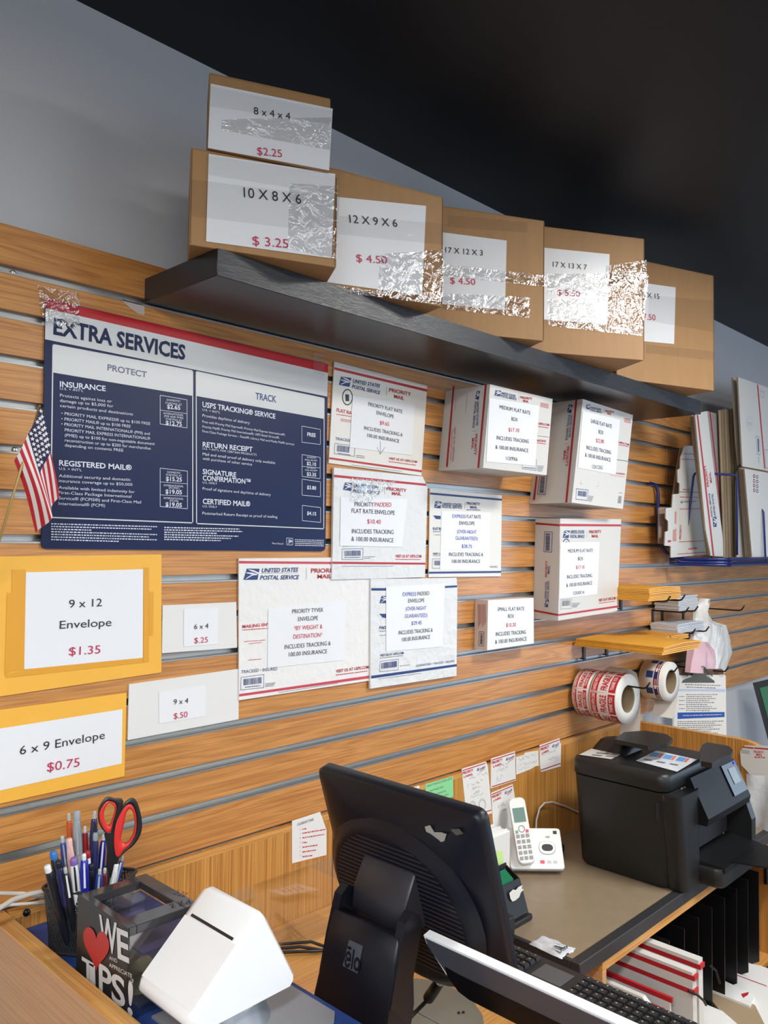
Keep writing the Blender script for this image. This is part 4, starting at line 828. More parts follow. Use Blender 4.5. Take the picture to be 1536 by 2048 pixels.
# cloth: hoist edge along the stick, stripes running down
H0, H1 = (175, 503), (68, 748)       # along the top-left border
F0, F1 = (250, 905), (178, 1068)     # fly end
N = 39; M_ = 22
def cl(u, v):
    ax, ay = H0[0]+(H1[0]-H0[0])*u, H0[1]+(H1[1]-H0[1])*u
    bx, by = F0[0]+(F1[0]-F0[0])*u, F0[1]+(F1[1]-F0[1])*u
    x = ax+(bx-ax)*v + 14*math.sin(v*math.pi)*(1-u)*.6 + 16*math.sin(v*math.pi)*(u-.5); y = ay+(by-ay)*v
    p_ = q.P(x, y); p_.y += -.012*math.sin(u*9+v*2.2)*(.3+v*.7)-.01*math.sin(u*4); return p_
rows = [[cl(j/N, i/M_) for j in range(N+1)] for i in range(M_+1)]
vv = [[fl.b.verts.new(p_) for p_ in r] for r in rows]
for i in range(M_):
    for j in range(N):
        u, v = (j+.5)/N, (i+.5)/M_
        st = int(u*13); m = FR if st % 2 == 0 else FW
        if u < 7/13 and v < .5: m = FB
        if v < .02: m = FW
        f_ = fl.b.faces.new((vv[i][j], vv[i][j+1], vv[i+1][j+1], vv[i+1][j])); f_.material_index = fl.mi(m); f_.smooth = True
for a in range(5):
    for c_ in range(7):
        u = (a+.6)/5*7/13*.95; v = (c_+.6+(.4 if a % 2 else 0))/8*.5; p_ = cl(u, v)+Vector((0, -.0015, 0)); pts = []
        for k in range(10):
            an = k*math.pi/5; rr = .0040 if k % 2 == 0 else .0018; pts.append(p_+Vector((rr*math.sin(an), 0, rr*math.cos(an))))
        fl.face(pts, FW)
fl.build('cloth', fo, label='red, white and navy cloth with white stars')
# ---------------- desk back panel, end panel, side partition ----------------
PZT = 1.068; YP = -.015
for x0, x1, lb in ((.556, 1.281, 'tall wood-grain desk back panel left of the monitor, carrying the task list'), (1.284, 2.788, 'long wood-grain desk back panel behind the printer and phone, dotted with notes')):
    b = MB(); b.box((x0, YP, .06), (x1, -.0006, PZT), WOODV, .001, 1)
    o = b.build('desk_back_panel', label=lb, cat='desk panel')
    b = MB(); b.box((x0, YP-.0006, PZT-.0125), (x1, YP+.0002, PZT+.0002), WOODX); b.build('edge_band', o, label='lighter edge band along the top')
# end panel with the rounded corner
XE = 2.79; prof = [(-.0006, .0), (-.0006, 1.047)]
prof += [(-.36, 1.047)] + [(-.36-.16*math.sin(a), .887+.16*math.cos(a)) for a in [i*math.pi/2/10 for i in range(1, 11)]] + [(-.52, .0)]
b = MB(); b.prism([(XE, y, z) for y, z in prof], (.028, 0, 0), WOODV, WOODE)
b.build('end_panel', label='wood desk end panel with a rounded front corner, right of the printer', cat='desk panel')
# left side partition of the counter
XP0, XP1 = .528, .553
b = MB(); b.box((XP0, -1.25, 0), (XP1, -.0006, 1.066), WOODL, .0012, 1)
sp = b.build('side_partition', label='light wood side panel of the counter filling the bottom left corner', cat='desk panel')
b = MB(); b.box((XP0-.0004, -1.25, 1.0655), (XP1+.0004, -.0006, 1.0685), WOODE, .0006, 1); b.build('edge_band', sp)
p_ = U(42, 1828, Y=YP); b = MB(); M = Matrix.Translation((.585, YP, p_.z)) @ Matrix.Rotation(math.pi/2, 4, 'X'); b.lathe([(0, .006), (.004, .005), (.006, .003), (.0065, 0)], BMET, 14, M)
b.build('panel_screw', label='dark screw head on the wood panel beside the pen cup', cat='screw')
# raised counter ledge with blue mat
LZ = 1.034
b = MB(); b.box((.5535, -1.25, LZ-.028), (.792, YP-.0006, LZ-.003), WOODX, .001, 1); b.box((.774, -1.25, .0), (.792, YP-.0006, LZ-.028), WOODL)
b.build('counter_ledge', label='raised counter ledge under the blue mat, pen cup and terminal', cat='counter')
b = MB(); b.box((.555, -1.24, LZ-.003), (.7975, YP-.001, LZ), mat('blue_mat', (30, 62, 128), .5, var=.2, bscale=50), .0008, 1)
b.build('counter_mat', label='dark blue mat covering the ledge beneath the payment printer', cat='mat')
# register counter
RZ = .862
RX = U(1027, 1884, Z=RZ+.030).x+.004
b = MB(); b.box((.793, -1.3, RZ-.03), (RX, YP-.001, RZ), WOODX, .001, 1); b.box((RX-.02, -1.3, 0), (RX, YP-.001, RZ-.03), WOODL); b.box((.80, -.06, .1), (RX-.02, YP-.001, RZ-.03), WOODL)
b.build('register_counter', label='wood register counter the monitor and keyboard stand on', cat='counter')
# desk
DZ = .775; DF = -.468; DX0 = 1.60
TAUPE = mat('desk_laminate', (142, 126, 104), .35, var=.12, bscale=30); DEDGE = mat('desk_edge', (44, 44, 46), .45)
b = MB(); b.box((DX0+.012, DF+.026, DZ-.03), (XE-.001, YP-.001, DZ), TAUPE)
dk = b.build('desk', label='taupe laminate desk with black edging under printer and phone', cat='desk')
b = MB(); b.box((DX0, DF, DZ-.032), (XE-.001, DF+.0255, DZ+.0005), DEDGE, .002, 2); b.box((DX0, DF+.0255, DZ-.032), (DX0+.0115, YP-.001, DZ+.0005), DEDGE, .002, 2)
b.build('edge_strip', dk)
# sorter cabinet below the desk
zc = DZ-.034; X0c = 1.705
b = MB()
b.box((X0c, DF+.004, zc-.022), (XE-.001, YP-.002, zc-.001), WOODX, .001, 1)
b.box((X0c, DF+.004, .05), (X0c+.018, YP-.002, zc-.0225), WOODL, .001, 1)
b.box((X0c+.018, -.034, .05), (XE-.001, YP-.002, zc-.0225), WOODV)
b.box((X0c+.018, DF+.004, .36), (XE-.001, -.034, .378), WOODX)
sc_ = b.build('sorter_cabinet', label='open wood sorter cabinet below the desk edge, filled with black dividers', cat='cabinet')
BDIV = mat('divider_black', (12, 12, 14), .35)
for i in range(11):
    x = X0c+.045+i*.088
    if i < 3: continue
    if x > XE-.12: break
    b = MB(); b.prism([(x, DF-.01, .69), (x, -.04, .69), (x, -.04, .379), (x, DF+.05, .379), (x, DF-.01, .42)], (.0025, 0, 0), BDIV); b.build('divider', sc_)
b = MB(); b.box((XE-.09, DF-.01, zc-.11), (XE-.001, DF+.0, zc-.024), BDIV); b.build('black_plate', sc_)
# flattened boxes filed upright, front edges towards the room
def filed(x, yf_, zt, t, label, stripes, back=-.12, slope=.0, zb_=.3785, grp='boxes filed upright below the desk'):
    b = MB(); P = [(x, yf_, zb_), (x, yf_+.005, zt-slope), (x, yf_+.04, zt), (x, back, zt), (x, back, zb_)]
    b.prism(P, (t, 0, 0), CARTW)
    for z in stripes:
        b.prism([(x-.0004, yf_-.0004, z), (x-.0004, yf_-.0004, z+.011), (x-.0004, back, z+.011), (x-.0004, back, z)], (t+.0008, 0, 0), RED)
    b.build('flattened_box', label=label, cat='box', group=grp)
for x in (1.765, 1.802, 1.833, 1.868, 1.934):
    b = MB(); b.prism([(x, -.535, .385), (x, -.535, .60), (x, -.50, .628), (x, -.12, .628), (x, -.12, .385)], (.012 if x > 1.86 else .006, 0, 0), BDIV); b.build('divider', sc_)
filed(1.735, -.545, .640, .024, 'white box with two red stripes filed at the left end below the desk', (.600, .565), slope=.02)
filed(1.785, -.560, .655, .014, 'plain white box filed second from the left below the desk', (), slope=.03)
filed(1.815, -.555, .628, .010, 'thin white box with a red corner filed third below the desk', (.617,), slope=.002)
filed(1.850, -.560, .640, .007, 'very thin white box with red top edge filed in the middle below the desk', (.632,))
filed(1.905, -.590, .690, .022, 'tall white box with wide red bands filed fourth below the desk', (.672, .640, .405))
filed(1.950, -.585, .700, .024, 'tall white box with red top filed beside the empty black dividers', (.680, .43))
# loose mail lying in front on the lower shelf
SHB = mat('lower_shelf_wood', (170, 118, 62), .5)
b = MB(); b.box((X0c, -1.0, .40-.04), (XE-.001, DF-.012, .378), SHB, .001, 1); b.build('pull_out_shelf', label='low wooden shelf under the loose mailing envelopes, bottom right', cat='shelf')
def loose(pts, z, t, m, label, fn=None, name='mailing_envelope'):
    q = PB((0, 0, z), (0, 0, 1)); q.slab(pts, t, m)
    if fn: fn(q)
    q.build(name, label=label, cat='envelope')
zz = .3795
loose([(1395, 1960), (1440, 1945), (1600, 2040), (1640, 2200), (1560, 2200)], zz+.012, .011, mat('grey_kraft', (150, 130, 104), .6), 'grey-brown kraft folder lying under the white envelopes at bottom right')
loose([(1425, 1925), (1460, 1910), (1560, 1945), (1640, 2060), (1590, 2120)], zz+.026, .012, ENVW, 'large white envelope with a long red line at the right edge below the panel', lambda q: q.line((1440, 1938), (1532, 1972), .004, RED))
loose([(1420, 1948), (1510, 1990), (1500, 2012), (1410, 1975)], zz+.042, .013, TYV, 'short white envelope with a red corner mark on the loose pile', lambda q: q.poly([(1482, 1988), (1498, 1984), (1496, 1990), (1486, 1996)], RED))
loose([(1400, 1970), (1418, 1965), (1510, 2010), (1530, 2050), (1470, 2060)], zz+.036, .008, mat('tan_folder', (158, 138, 110), .6), 'tan folder edge between the white envelopes on the loose pile')
loose([(1366, 1990), (1445, 2022), (1475, 2048), (1475, 2110), (1330, 2060), (1340, 2020)], zz+.050, .03, TYV, 'stack-top white plastic mailer lying in front of the filed boxes')
CBL = mat('black_cable', (16, 16, 18), .4)
b = MB(); b.tube([U(1376, 1982, Y=-.595), U(1395, 1990, Y=-.61), U(1408, 2002, Y=-.61), U(1412, 2010, Y=-.61)], .0028, CBL); b.build('elastic_strap', label='black elastic strap trailing from the tallest filed white box', cat='strap')
b = MB(); b.tube([U(1420, 1930, Y=-.55), U(1432, 1942, Y=-.56), U(1440, 1968, Y=-.57)], .0028, CBL); b.build('elastic_strap', label='short black elastic strap hanging by the red-lined envelope', cat='strap')
# ---------------- pen cup ----------------
MESH = mat('mesh_metal', (58, 60, 62), .4, .6); MC_ = (.635, -.141); CH = .102
cw, cd_ = .058, .051; CR = Matrix.Translation((.635, -.141, 0)) @ Matrix.Rotation(math.radians(-55), 4, 'Z') @ Matrix.Translation((-.635, .141, 0))
def rrect(hw, hd, r, z, n=5, cx=0, cy=0):
    out = []
    for sx, sy, a0 in ((1, 1, 0), (-1, 1, 90), (-1, -1, 180), (1, -1, 270)):
        for i in range(n+1):
            a = math.radians(a0+90*i/n); out.append(Vector((cx+sx*(hw-r)+r*math.cos(a), cy+sy*(hd-r)+r*math.sin(a), z)))
    return out
def tmesh(name):
    """perforated sheet: alpha from a fine procedural cell pattern"""
    m, nt, b = new_mat(name); b.inputs['Base Color'].default_value = lin((62, 64, 68))+(1,); b.inputs['Roughness'].default_value = .4; b.inputs['Metallic'].default_value = .5
    g = nt.nodes.new('ShaderNodeNewGeometry'); mp = nt.nodes.new('ShaderNodeMapping'); mp.inputs['Rotation'].default_value = (.78, .78, .78)
    v = nt.nodes.new('ShaderNodeTexVoronoi'); v.inputs['Scale'].default_value = 420; v.inputs['Randomness'].default_value = .25
    nt.links.new(g.outputs['Position'], mp.inputs['Vector']); nt.links.new(mp.outputs['Vector'], v.inputs['Vector'])
    l = nt.nodes.new('ShaderNodeMath'); l.operation = 'GREATER_THAN'; l.inputs[1].default_value = .36
    nt.links.new(v.outputs['Distance'], l.inputs[0]); nt.links.new(l.outputs[0], b.inputs['Alpha']); return m
TM = tmesh('perforated_steel')
b = MB(); rows = [[CR @ p for p in rrect(cw*s, cd_*s, .012, LZ+.001+z, cx=MC_[0], cy=MC_[1])] for s, z in ((.86, .002), (.88, .03), (.94, .07), (1, CH))]
b.grid(rows, TM, True, True)
cup = b.build('pen_cup', label='black mesh pen cup full of pens behind the tip box', cat='pen cup')
b = MB(); r_ = [CR @ p for p in rrect(cw, cd_, .012, LZ+CH+.001, cx=MC_[0], cy=MC_[1])]; b.tube(r_+[r_[0], r_[1]], .0026, MESH, 8, False); b.build('rim', cup)
b = MB(); b.prism([CR @ p for p in rrect(cw*.87, cd_*.87, .012, LZ+.0005, cx=MC_[0], cy=MC_[1])], (0, 0, .002), MESH); r_ = [CR @ p for p in rrect(cw*.86, cd_*.86, .012, LZ+.004, cx=MC_[0], cy=MC_[1])]; b.tube(r_+[r_[0], r_[1]], .0022, MESH, 6, False); b.build('base', cup)
b = MB()
for s in (-1, 1): b.tube([(MC_[0]-cw*.92, MC_[1]+s*.0, LZ+.02), (MC_[0]-cw*.99, MC_[1]+s*.0, LZ+.09)], .0001, MESH, 3)
b.b.free()
# pens: (top pixel, base fraction, colours)
PC = {k: mat('pen_'+k, c, .3) for k, c in dict(blue=(34, 66, 150), dark=(28, 30, 38), navy=(44, 48, 96), white=(222, 226, 228), orange=(186, 84, 36), grey=(150, 158, 164), purple=(130, 96, 170), red=(160, 36, 44), lblue=(48, 116, 190), silver=(176, 178, 176), green=(110, 190, 60), pink=(220, 180, 176), royal=(32, 40, 160), maroon=(104, 34, 38)).items()}
def pen(px, py, y, r0, cols, label, bx=None, by=None, tip=None, kind='click', group=None):
    top = U(px, py, Y=y); r = r0*1.22
    base = Vector((MC_[0]+(bx if bx is not None else (top.x-MC_[0])*.45), MC_[1]+(by if by is not None else (y-MC_[1])*.5), LZ+.006))
    ax = (top-base); L = ax.length; ax.normalize()
    M = Matrix.Translation(base) @ ax.to_track_quat('Z', 'Y').to_matrix().to_4x4()
    b = MB(); body, grip, cap = cols
    b.lathe([(.0008, 0), (.0016, .006), (r*.85, .018), (r, .03), (r, L*.5)], PC[grip], 12, M)
    b.lathe([(r, L*.5), (r*1.04, L*.55), (r*1.02, L*.82), (r*.8, L*.93), (r*.5, L*.94)], PC[body], 12, M)
    o = b.build('pen' if kind != 'marker' else 'marker', label=label, cat='pen' if kind != 'marker' else 'marker', group=group)
    b = MB(); e = .5 if kind == 'click' else .85
    b.lathe([(r*e, L*.93), (r*e, L*.985), (r*e*.8, L), (0, L)], PC[cap], 10, M); b.build('push_button' if kind == 'click' else 'cap_end', o)
    b = MB(); v = M.to_3x3() @ Vector((0, -1, 0)); v = (CAM-top).normalized() if True else v; v = (v-ax*v.dot(ax)).normalized(); s_ = ax.cross(v)
    a0 = base+ax*L*.93+v*r*1.1; a1 = base+ax*L*.68+v*r*1.5
    b.prism([a0-s_*.0013, a0+s_*.0013, a1+s_*.0016, a1-s_*.0016], v*.0012, PC[tip or body]); b.build('clip', o)
    return o
pen(137, 1626, -0.100, .0045, ('orange', 'maroon', 'silver'), 'translucent orange ballpoint with silver button, tall at the back of the cup')
mk = pen(153, 1622, -0.130, .0058, ('grey', 'grey', 'grey'), 'light grey marker with rounded cap, tallest of the pens', kind='marker')
q = None
pen(189, 1622, -0.130, .0052, ('navy', 'navy', 'silver'), 'dark blue ballpoint with a silver button just left of the scissors', tip='dark')
pen(170, 1652, -0.120, .0045, ('red', 'dark', 'white'), 'red pen with a white button between marker and scissors')
pen(124, 1672, -0.130, .0046, ('blue', 'blue', 'silver'), 'blue pen with grey band and silver tip left of the orange pen', tip='grey')
pen(138, 1677, -0.145, .0048, ('pink', 'grey', 'pink'), 'pale pink pen between the blue and the grey-banded pens', kind='cap')
pen(106, 1703, -0.145, .0056, ('dark', 'navy', 'lblue'), 'black pen with a bright blue cap end at the left of the cup', tip='lblue', kind='cap')
pen(94, 1731, -0.165, .0050, ('dark', 'dark', 'white'), 'black pen with a white button, leftmost in the cup', kind='cap')
pen(116, 1722, -0.160, .0052, ('navy', 'dark', 'dark'), 'navy pen with a dark end, second from the left', kind='cap')
pen(147, 1716, -0.175, .0055, ('white', 'white', 'purple'), 'white and black pen with a purple end at the front of the cup', tip='dark', kind='cap')
pen(168, 1708, -0.180, .0056, ('royal', 'royal', 'white'), 'bright blue and white pen with a white button at the front', tip='white')
pen(175, 1702, -0.165, .0046, ('white', 'dark', 'red'), 'white pen with a red end behind the bright blue one', kind='cap')
pen(200, 1738, -0.185, .0048, ('blue', 'blue', 'silver'), 'blue pen with a clear end low at the right front of the cup', tip='silver')
pen(210, 1736, -0.180, .0044, ('maroon', 'grey', 'silver'), 'dark red pen with a steel end beside the scissors blades')
pen(181, 1728, -0.170, .0050, ('dark', 'dark', 'dark'), 'all black pen in the middle of the cup', kind='cap')
pen(245, 1712, -0.150, .0042, ('blue', 'white', 'silver'), 'blue and white pen leaning right beyond the scissors', tip='white')
pen(233, 1728, -0.165, .0042, ('white', 'green', 'white'), 'white and green pen in front of the rightmost pens', kind='cap')
pen(130, 1735, -0.175, .0046, ('dark', 'dark', 'silver'), 'slim black pen with a small clear clip, front left', tip='white')
pen(192, 1665, -0.145, .0046, ('navy', 'navy', 'grey'), 'navy pen with grey end behind the front row', kind='cap')
pen(208, 1668, -0.135, .0046, ('royal', 'royal', 'white'), 'bright blue pen with white side panel touching the scissors', tip='white')
# ---------------- scissors ----------------
Ys = -.165; q = PB((0, Ys, 0), (-.35, -1, 0))
q.O = U(230, 1700, Y=Ys)
kk = 300/1536; q.crop = (0, 1540, kk)
def ringo(outer, inner, m, t, lift=0):
    b2 = MB(); n_ = len(outer); F = [q.P(*p, lift) for p in outer]; G = [q.P(*p, lift) for p in inner]; bk = -q.n*t
    rows = [F, [p+q.n*.0015 for p in [a.lerp(c, .5) for a, c in zip(F, G)]], G, [p+bk for p in G], [p+bk for p in F], F]
    b2.grid([r for r in rows], m, True, True); return b2
def loop(pts, n_=32):
    """smooth closed outline through the listed photo points"""
    N_ = len(pts); out = []
    for i in range(n_):
        t = i/n_*N_; k = int(t); f = t-k; P = [Vector(pts[(k+j-1) % N_]) for j in range(4)]
        out.append(tuple(.5*((2*P[1])+(-P[0]+P[2])*f+(2*P[0]-5*P[1]+4*P[2]-P[3])*f*f+(-P[0]+3*P[1]-3*P[2]+P[3])*f**3)))
    return out
SRED = mat('scissor_red', (214, 48, 44), .4); SBLK = mat('scissor_black', (28, 28, 30), .4); STEEL = mat('steel_blade', (170, 172, 174), .25, .9)
b = MB(); root = q.P(1160, 900)
b.prism([q.P(1120, 900, -.002), q.P(1190, 890, -.002), q.P(1110, 1420, -.002), q.P(1085, 1420, -.002)], -q.n*.0015, STEEL); b.prism([q.P(1130, 900, -.004), q.P(1210, 900, -.004), q.P(1180, 1400, -.004), q.P(1150, 1400, -.004)], -q.n*.0015, STEEL)
so = b.build('scissors', label='scissors with red and black handles standing blades down in the pen cup', cat='scissors')
L1o = loop([(1010, 420), (1090, 290), (1180, 300), (1262, 312), (1230, 420), (1185, 520), (1150, 640), (1090, 650), (1020, 560)])
L1m = loop([(1020, 430), (1090, 325), (1160, 330), (1190, 370), (1185, 440), (1160, 520), (1130, 635), (1085, 630), (1030, 540)])
L1i = loop([(1065, 430), (1100, 350), (1140, 345), (1178, 385), (1175, 440), (1155, 510), (1125, 575), (1095, 560), (1070, 500)])
L2o = loop([(1165, 700), (1180, 520), (1260, 380), (1320, 310), (1388, 305), (1430, 400), (1455, 540), (1440, 660), (1370, 770), (1280, 840), (1215, 905), (1170, 860)])
L2m = loop([(1168, 700), (1190, 540), (1262, 400), (1310, 355), (1350, 358), (1385, 430), (1398, 540), (1385, 660), (1330, 760), (1268, 820), (1215, 885), (1180, 850)])
L2i = loop([(1240, 690), (1270, 560), (1290, 450), (1318, 400), (1345, 408), (1372, 460), (1385, 545), (1375, 640), (1345, 710), (1300, 755), (1262, 750), (1245, 725)])
for o_, m_, i_, lb in ((L1o, L1m, L1i, 'handle'), (L2o, L2m, L2i, 'handle')):
    h = ringo(o_, m_, SBLK, .008).build('handle', so, label='black handle loop'); ringo(m_, i_, SRED, .008, .0002).build('grip', h, label='red soft grip')
b = MB(); b.prism([q.P(*p) for p in ((1070, 660), (1150, 640), (1235, 440), (1262, 330), (1240, 560), (1175, 700), (1180, 850), (1230, 880), (1190, 1000), (1140, 1120), (1090, 1000), (1100, 820))], -q.n*.007, SBLK); b.build('shank', so, label='black shank above the blades')
# ---------------- tip box ----------------
TX0, TX1, TY0, TY1, TZ = .570, .682, -.232, -.382, 1.160
TM1 = mat('smoked_lid', (56, 56, 60), .12, alpha=.93); 
b = MB(); g = .002
for lo, hi in (((TX1-g, TY1, LZ+.001), (TX1, TY0, TZ-.012)), ((TX0+.003, TY0-g, LZ+.001), (TX1, TY0, TZ-.012)), ((TX0+.003, TY1, LZ+.001), (TX1, TY1+g, TZ-.012)), ((TX0+.003, TY1, LZ+.0005), (TX1, TY0, LZ+.003))): b.box(lo, hi, ACRY)
tb = b.build('tip_box', label='clear tip box with black WE LOVE TIPS front panel and smoked lid', cat='tip box')
b = MB(); f = .022
for lo, hi in (((TX0, TY1, TZ-.012), (TX0+f*.6, TY0, TZ)), ((TX1-f, TY1, TZ-.012), (TX1, TY0, TZ)), ((TX0+f*.6, TY1, TZ-.012), (TX1-f, TY1+f*1.4, TZ)), ((TX0+f*.6, TY0-f, TZ-.012), (TX1-f, TY0, TZ))): b.box(lo, hi, TM1, .001, 1)
ld = b.build('lid', tb, label='smoked black lid frame with a money opening')
b = PB((0, 0, TZ+.0003), (0, 0, 1)); b.txt('2.20', (344, 1786), (368, 1793), 9, mat('maroon_marker', (70, 30, 44), .4)); b.txt('2 Kd', (342, 1815), (383, 1806), 9, BLK); b.build('marker_writing', ld)
q = PB((TX0, 0, 0), (-1, 0, 0), (80, 1700, 240/1412))
b4 = [Vector((TX0, TY0, TZ-.001)), Vector((TX0, TY1, TZ-.001)), Vector((TX0, TY1, LZ+.001)), Vector((TX0, TY0, LZ+.001))]
q.prism(b4, (.0025, 0, 0), mat('sign_black', (40, 40, 42), .3))
HEART = mat('heart_red', (186, 44, 44), .4); HW = mat('tips_lettering', (214, 214, 214), .35)
def bold(s_, a, c, h): q.txt(s_, a, c, h, HW, True, .0008)
bold('W', (705, 1120), (915, 1240), 380); bold('E', (920, 1260), (1055, 1325), 360)
q.txt('AND', (822, 1283), (915, 1328), 46, HW, False, .0008); q.txt('APPRECIATE', (820, 1370), (1090, 1512), 52, HW, False, .0008)
bold('T', (500, 1500), (640, 1590), 260); bold('I', (590, 1570), (660, 1610), 250); bold('P', (700, 1640), (850, 1740), 330); bold('S', (850, 1760), (1010, 1860), 340); bold('!', (1035, 1900), (1095, 1950), 390)
hp = []
for i in range(40):
    t = i/40*2*math.pi; hx = 16*math.sin(t)**3; hy = 13*math.cos(t)-5*math.cos(2*t)-2*math.cos(3*t)-math.cos(4*t)
    cxh, cyh = 672, 1135; hp.append((cxh+hx*9.6, cyh-hy*17-0+hx*3.4))
q.poly(hp, HEART, .0014)
q.build('front_panel', tb, label='black WE LOVE AND APPRECIATE TIPS front panel with red heart')
COINM = mat('paper_money', (150, 150, 120), .7, var=.3, bscale=60)
for i, (dx, dy, rz, z) in enumerate(((.05, -.045, .3, .004), (.06, -.09, -.5, .012), (.045, -.07, 1.1, .020), (.062, -.10, .1, .030), (.05, -.06, -.8, .040))):
    b = MB(); M = Matrix.Translation((TX0+dx+.004, TY0+dy, LZ+.002+z)) @ Matrix.Rotation(rz, 4, 'Z'); rows = [[M @ Vector((x, y, .004*math.sin(y*80+i))) for y in (-.035, -.02, 0, .02, .035)] for x in (-.018, 0, .018)]
    b.grid(rows, COINM, True); b.build('banknote', label='folded banknote lying inside the tip box', cat='banknote', group='banknotes in the tip box')
b = MB(); b.box((TX0+.03, TY1+.012, LZ+.075), (TX1-.012, TY0-.012, LZ+.078), mat('indigo_card', (62, 62, 112), .5)); b.build('indigo_card', label='indigo card wedged inside the tip box under the lid', cat='card')
# ---------------- receipt printer (white wedge on a grey foot) ----------------
py0, py1 = -.402, -.536; r = .014
profile = [(.574, 1.100), (.674, 1.192), (.684, 1.193), (.690, 1.186), (.742, 1.092), (.742, 1.084), (.736, 1.078), (.592, 1.074), (.578, 1.080), (.571, 1.090)]
b = MB(); rows = []
for y, s in ((py0, .90), (py0-.006, .975), (py0-.012, 1), (py1+.012, 1), (py1+.006, .975), (py1, .90)):
    cx_, cz_ = .66, 1.12; rows.append([Vector((cx_+(x-cx_)*s, y, cz_+(z-cz_)*s)) for x, z in profile])
b.grid(rows, WPLA, True, True); b.face(rows[0][::-1], WPLA); b.face(rows[-1], WPLA)
rp = b.build('receipt_printer', label='white wedge-shaped receipt printer with a black paper slot, bottom left', cat='receipt printer')
def onface(u, v, l=.0006):   # u 0..1 along the width, v 0 bottom .. 1 top of the sloped face
    a = Vector((.576, 0, 1.102)); c = Vector((.672, 0, 1.190)); p_ = a.lerp(c, v); p_.y = py0+(py1-py0)*u; return p_+Vector((-.676, 0, .737))*l
b = MB(); b.face([onface(.13, .715, .0012), onface(.87, .715, .0012), onface(.87, .745, .0012), onface(.13, .745, .0012)], BLK); b.build('paper_slot', rp, label='black paper slot')
b = MB(); rows = [[onface(u, v, .0016+(.0 if 0 < j < 6 else -.002)) for j, u in enumerate((.03, .05, .3, .5, .7, .95, .97))] for v in (.02, .04, .35, .69, .70)]
b.grid(rows, WPLA, False); b.build('paper_door', rp)
b = MB(); M = Matrix.Translation((.672, (py0+py1)/2, LZ+.001)); 
b.lathe([(.062, .0), (.060, .004), (.050, .03), (.046, .042), (0, .042)], mat('satin_silver', (168, 176, 184), .35, .6), 40, M); b.build('foot', rp, label='satin silver foot')
b = MB(); vs = [(.600, py1-.045), (.770, py1-.045), (.785, py1-.03), (.785, py0+.0), (.600, py0+.005)]; b.prism([(x, y, LZ+.0005) for x, y in vs], (0, 0, .0035), mat('grey_plate', (150, 154, 160), .4, .4)); b.build('base_plate', rp)
# ---------------- touch monitor ----------------
TH = math.radians(17.6); v = Vector((math.sin(TH), 0, -math.cos(TH))); nb = Vector((-math.cos(TH), 0, -math.sin(TH))); uY = Vector((0, -1, 0))
T0 = Vector((.924, -.360, 1.306)); MW, MH = .346, .302
def mp(a, c, d): return T0+uY*a+v*c+nb*d
def mring(hw, hh, rr, d, cx=MW/2, cy=MH/2, n=6):
    return [mp(p.x, p.y, d) for p in rrect(hw, hh, rr, 0, n, cx, cy)]
b = MB()
rows = [mring(MW/2-.004, MH/2-.004, .012, -.026), mring(MW/2, MH/2, .014, -.022), mring(MW/2, MH/2, .014, -.004), mring(MW/2-.004, MH/2-.004, .014, 0), mring(MW/2-.020, MH/2-.018, .030, .007), mring(MW/2-.030, MH/2-.028, .05, .016), mring(MW/2-.052, MH/2-.05, .07, .022)]
b.grid(rows, BMON, True, True); b.face(rows[0][::-1], BPLG); b.face(rows[-1], BMON)
mo = b.build('touch_monitor', label='black touch-screen monitor seen from behind on its slanted stand', cat='monitor')
b = MB()
ov = lambda s, d: [mp(MW/2+.148*s*math.cos(t)*(abs(math.cos(t))**-.15 if abs(math.cos(t)) > .01 else 1), MH/2+.030+.128*s*math.sin(t), d) for t in [i*2*math.pi/40 for i in range(40)]]
rows = [ov(1.08, .0205), ov(1.0, .027), ov(.94, .034), ov(.9, .0345)]; b.grid(rows, BMON, True, True); b.face(rows[-1], BMON)
hump = b.build('rear_housing', mo)
b = MB()
for i in range(26):
    c_ = MH/2-.078+i*.0080; hw = .132*math.sqrt(max(0, 1-((c_-MH/2-.030)/.122)**2))
    if hw < .02: continue
    b.face([mp(MW/2-hw, c_, .0350), mp(MW/2+hw, c_, .0350), mp(MW/2+hw, c_+.0032, .0350), mp(MW/2-hw, c_+.0032, .0350)], mat('vent_rib', (46, 48, 56), .4))  # flat rib strips, painted lighter for the light they catch
b.build('lit_vent_ribs', hump)
b = MB(); STK = mat('torn_sticker', (168, 166, 158), .6)
b.face([mp(MW-p, c_, .0185+d) for p, c_, d in ((.092, .030, .0), (.080, .024, 0), (.074, .034, 0), (.060, .030, 0), (.050, .030, 0), (.058, .044, 0), (.076, .052, 0), (.090, .046, 0))], STK)
b.face([mp(MW-p, c_, .0115) for p, c_ in ((.048, .026), (.030, .020), (.024, .026), (.04, .034))], mat('sticker_residue', (92, 88, 84), .6))
b.build('torn_sticker', mo, label='torn pale sticker remains on the top corner')
